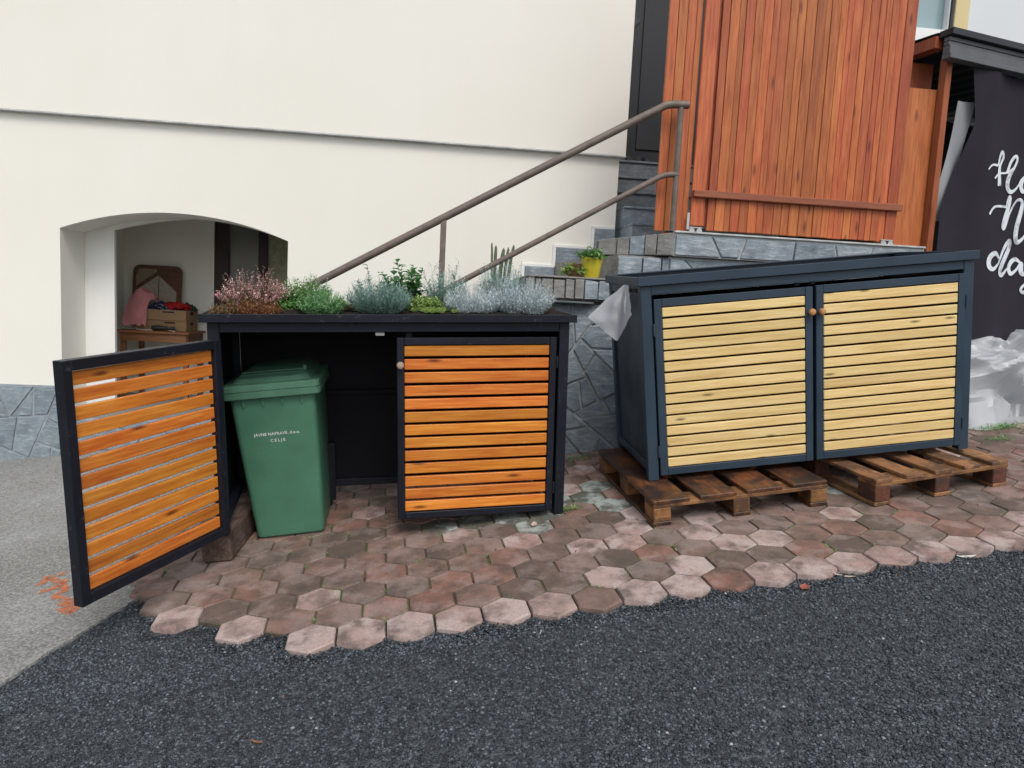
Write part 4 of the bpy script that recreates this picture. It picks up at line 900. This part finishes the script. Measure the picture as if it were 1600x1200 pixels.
shoot_plant('silver_bush', 'tall grey leaved shrub below the handrail post', P1(1.215, .42), .09, .10, .235, 70, .5, .030, .0042, 22, 'leaf_teal', 'leaf_teal', None, .15, .4, leaf_up=.9)
shoot_plant('silver_bush', 'wiry silver cushion bush beside the houseleeks', P1(1.345, .20), .16, .14, .15, 260, .95, .019, .003, 14, 'leaf_silver', 'leaf_silver', None, .12, .4)
shoot_plant('silver_bush', 'wiry silver cushion bush at the end of the tray', P1(1.61, .20), .17, .15, .185, 340, .95, .019, .003, 14, 'leaf_silver', 'leaf_silver', None, .12, .4)
shoot_plant('silver_bush', 'taller grey green bush behind the silver cushions', P1(1.545, .44), .11, .10, .265, 120, .5, .026, .0038, 22, 'leaf_teal', 'leaf_silver', None, .15, .4, leaf_up=.9)
# cactus on the stairs
ck = thing('column_cactus', 'slender column cactus on the stairs behind the planted shed', 'cactus', HF @ T((3.93, -.62, 1.572)))
part('pot', MB().lathe([(.07, 0), (.085, .11), (.09, .115), (.09, .13), (.075, .13), (.07, .1)], (0, 0, 0), 18), 'pot_terracotta', ck)
for x, y, h, r, l in ((-.07, 0, .46, .009, -.01), (-.045, .02, .44, .013, .0), (-.005, -.02, .42, .016, .02), (.035, .01, .43, .012, .02), (.065, -.01, .45, .013, .03)):
    part('column', MB().tube([(x * .6, y, .10), (x, y, .2), (x + l * .5, y, h * .8), (x + l, y, h - .02), (x + l, y, h)], [r, r, r, r * .8, r * .2], 8), 'cactus_skin', ck)
# yellow pot
pt = HF @ T((4.505, -1.385, 1.758))
pw = MB().lathe([(.052, 0), (.054, .004), (.076, .128), (.080, .13), (.080, .138), (.074, .138), (.070, .11)], (0, 0, 0), 22)
po_ = thing('flower_pot', 'yellow plastic flower pot on the lower stone step', 'flower pot', pt); part('pot', pw, 'pot_yellow', po_); part('soil', MB().lathe([(.071, .10), (.071, .115), (.01, .12)], (0, 0, 0), 18), 'soil', po_)
shoot_plant('potted_plant', 'round leaved green plant growing in the yellow pot', pt @ T((0, 0, .12)), .07, .07, .095, 22, 1.0, .042, .04, 4, 'leaf_green', 'heather_brown', None, .5, .5, .3, .0018, leaf_up=.8)
shoot_plant('potted_plant', 'small bright green plant hanging beside the yellow pot', HF @ T((4.385, -1.37, 1.77)), .06, .05, .10, 18, 1.0, .04, .038, 4, 'leaf_lime', 'dry_brown', None, .4, .5, .3, .0018)
solo('clay_pot', MB().lathe([(.04, 0), (.058, .085), (.062, .088), (.062, .10), (.054, .1), (.05, .08)], (0, 0, 0), 18), 'pot_terracotta', 'small brown clay pot behind the yellow pot', 'flower pot', HF @ T((4.44, -1.22, 1.758)))
# shoes by the door
for k, (x, a) in enumerate(((5.21, 80), (5.28, 95), (5.37, 70), (5.46, 100))):
    sm_ = MB(); rg = []
    for t, w, h in ((0, .025, .06), (.06, .036, .075), (.12, .034, .06), (.18, .042, .045), (.24, .04, .035), (.27, .022, .02)):
        rg.append([(t, -w, 0), (t, w, 0), (t, w * .95, h * .5), (t, w * .5, h), (t, -w * .5, h), (t, -w * .95, h * .5)])
    sm_.rings(rg); solo('shoe', sm_, 'tool_black', 'dark shoe left on the top inner step by the door', 'shoe', HF @ T((x, .72, 3.011)) @ RZ(a - 180 + 180), 'shoes by the door', smooth=60)

# ------------------------------------------------------------------ foam sheet, plastic bundle
fo = MB()
def foamf(u, v):
    top = Vector((-.040, .20, 1.108)); Lc = Vector((-.245, .27, .935)); Rc = Vector((-.045, .03, .950)); Bc = Vector((-.105, .16, .790)); t2 = Vector((-.034, .12, 1.106))
    w = v ** .9
    side = (Lc.lerp(Bc, max(0, u * 2)) if u < .5 else Bc.lerp(Rc, u * 2 - 1))
    p = top.lerp(t2, u).lerp(side, w)
    f = math.sin(u * 15 + .6) * .016 * math.sin(math.pi * min(1, v * 1.1)) + .012 * mnoise.noise((u * 5, v * 4, 2))
    return (min(p.x - abs(f) * .6, -.026), p.y + f, p.z)
fo.grid(22, 26, foamf)
solo('foam_sheet', fo, 'foam', 'white foam sheet hanging from the corner of the anthracite shed', 'foam sheet', S2F, smooth=80)
pb = MB()
def ridge(p): return 1 - abs(mnoise.noise(p)) * 2
def mound(u, v):
    x, y = u * 1.9, v * 1.1; r = max(0, 1 - abs((u - .5) / .5) ** 5) * max(0, 1 - abs((v - .55) / .47) ** 3)
    z = .53 * r ** .42
    q = Vector((x * 2.1 + .5 * mnoise.noise((x * 2, y * 2, 0)), y * 2.2, z * 3.0))
    c = .16 * ridge(q) + .09 * ridge(q * 2.3 + Vector((3, 1, 5))) + .035 * ridge(q * 5.1)
    nx, ny = (u - .5) * .8, -1.0 if v < .55 else .6
    k = c - .14
    return (x + nx * k * .9 + .05 * mnoise.noise(q * 3), y + ny * k * .9 * (1 - .5 * (z > .5)), max(.004, z + k * .55 * min(1, z * 4)))
pb.grid(150, 130, mound)
solo('plastic_bundle', pb, 'film', 'crumpled heap of white plastic film below the black banner', 'plastic sheet', GF @ T((2.85, 1.62, .001)), smooth=22)

# ------------------------------------------------------------------ litter and weeds
def litter(name, label, x, y, z, L, w, mat, a, bend=.35):
    mb = MB(); mb.grid(5, 5, lambda u, v: ((u - .5) * L, (v - .5) * w * math.sin(math.pi * (.08 + .84 * u)), .004 + L * bend * (u - .5) ** 2 + w * .5 * (v - .5) ** 2)); solo(name, mb, mat, label, 'leaf', GF @ T((x, y, z)) @ RZ(a), smooth=60)
litter('fallen_leaf', 'red brown fallen leaf on the dark asphalt', .68, -.148, -.021, .055, .042, 'dead_leaf_red', 40)
litter('fallen_leaf', 'narrow pale leaf at the paving edge', .897, -.10, -.021, .10, .018, 'dead_leaf_pale', -40)
litter('fallen_leaf', 'whitish curled leaf on the asphalt near the lighter pallet', 1.519, -.092, -.021, .085, .024, 'paper', -12)
litter('fallen_leaf', 'dark brown leaf low on the open asphalt', -1.514, -.586, -.022, .045, .012, 'stain_rust', -30)
litter('fallen_leaf', 'dry pale leaf on the pavers before the black shed', -.30, .86, .002, .06, .035, 'dead_leaf_pale', 70)
dm = MB()
for cx, cy, sx, sy, n in ((-1.80, 1.25, .06, .16, 90), (-1.3, 1.42, .25, .08, 60), (-.6, .99, .28, .03, 110), (-.35, 1.9, .4, .1, 40), (.6, .5, .5, .25, 30), (-1.0, .6, .6, .3, 30), (2.4, .3, .6, .2, 26)):
    for _ in range(n):
        q = random.random() * 6.283; leaf(dm, (cx + random.gauss(0, sx), cy + random.gauss(0, sy), .003), (math.cos(q), math.sin(q), random.uniform(-.02, .25)), Vector((0, 0, 1)), random.uniform(.006, .026), random.uniform(.003, .010), .2)
do = place('leaf_debris', mesh('leaf_debris', dm, 'dry_brown', 0)); do.matrix_world = GF; do['kind'] = 'stuff'; do['label'] = 'brown leaf crumbs and debris scattered on the pavers'; do['category'] = 'debris'
wm = MB()
for _ in range(330):
    x, y, j = random.choice(vis[:230]); k = random.randint(0, 5); a = R(60 * k); b = R(60 * k + 60); t = random.random()
    if mnoise.noise((x * 1.8, y * 1.8, 4)) < -.02: continue
    px_, py_ = x + RH * (math.sin(a) * (1 - t) + math.sin(b) * t), y - RH * (math.cos(a) * (1 - t) + math.cos(b) * t)
    if y < .05 and py_ < y - .03: continue
    for _ in range(random.randint(5, 16)):
        q = random.random() * 6.283; leaf(wm, (px_ + random.gauss(0, .010), py_ + random.gauss(0, .008), -.008), (math.cos(q), math.sin(q), random.uniform(.3, 1.2)), Vector((0, 0, 1)), random.uniform(.010, .022), random.uniform(.004, .007), .3)
for cx, cy, n, s_ in ((3.25, 1.58, 150, .10), (3.6, 1.5, 190, .14), (3.05, 1.35, 40, .05), (-.07, 1.02, 50, .04), (.22, 1.95, 60, .08)):
    for _ in range(n):
        q = random.random() * 6.283; leaf(wm, (cx + random.gauss(0, s_), cy + random.gauss(0, s_ * .35), -.004), (math.cos(q) * .7, math.sin(q) * .7, 1), Vector((0, 0, 1)), random.uniform(.03, .06), .006, .4)
wo = place('weeds', mesh('weeds', wm, 'leaf_green', 0)); wo.matrix_world = GF; wo['kind'] = 'stuff'; wo['label'] = 'small weeds and moss growing in the paving joints'; wo['category'] = 'weeds'
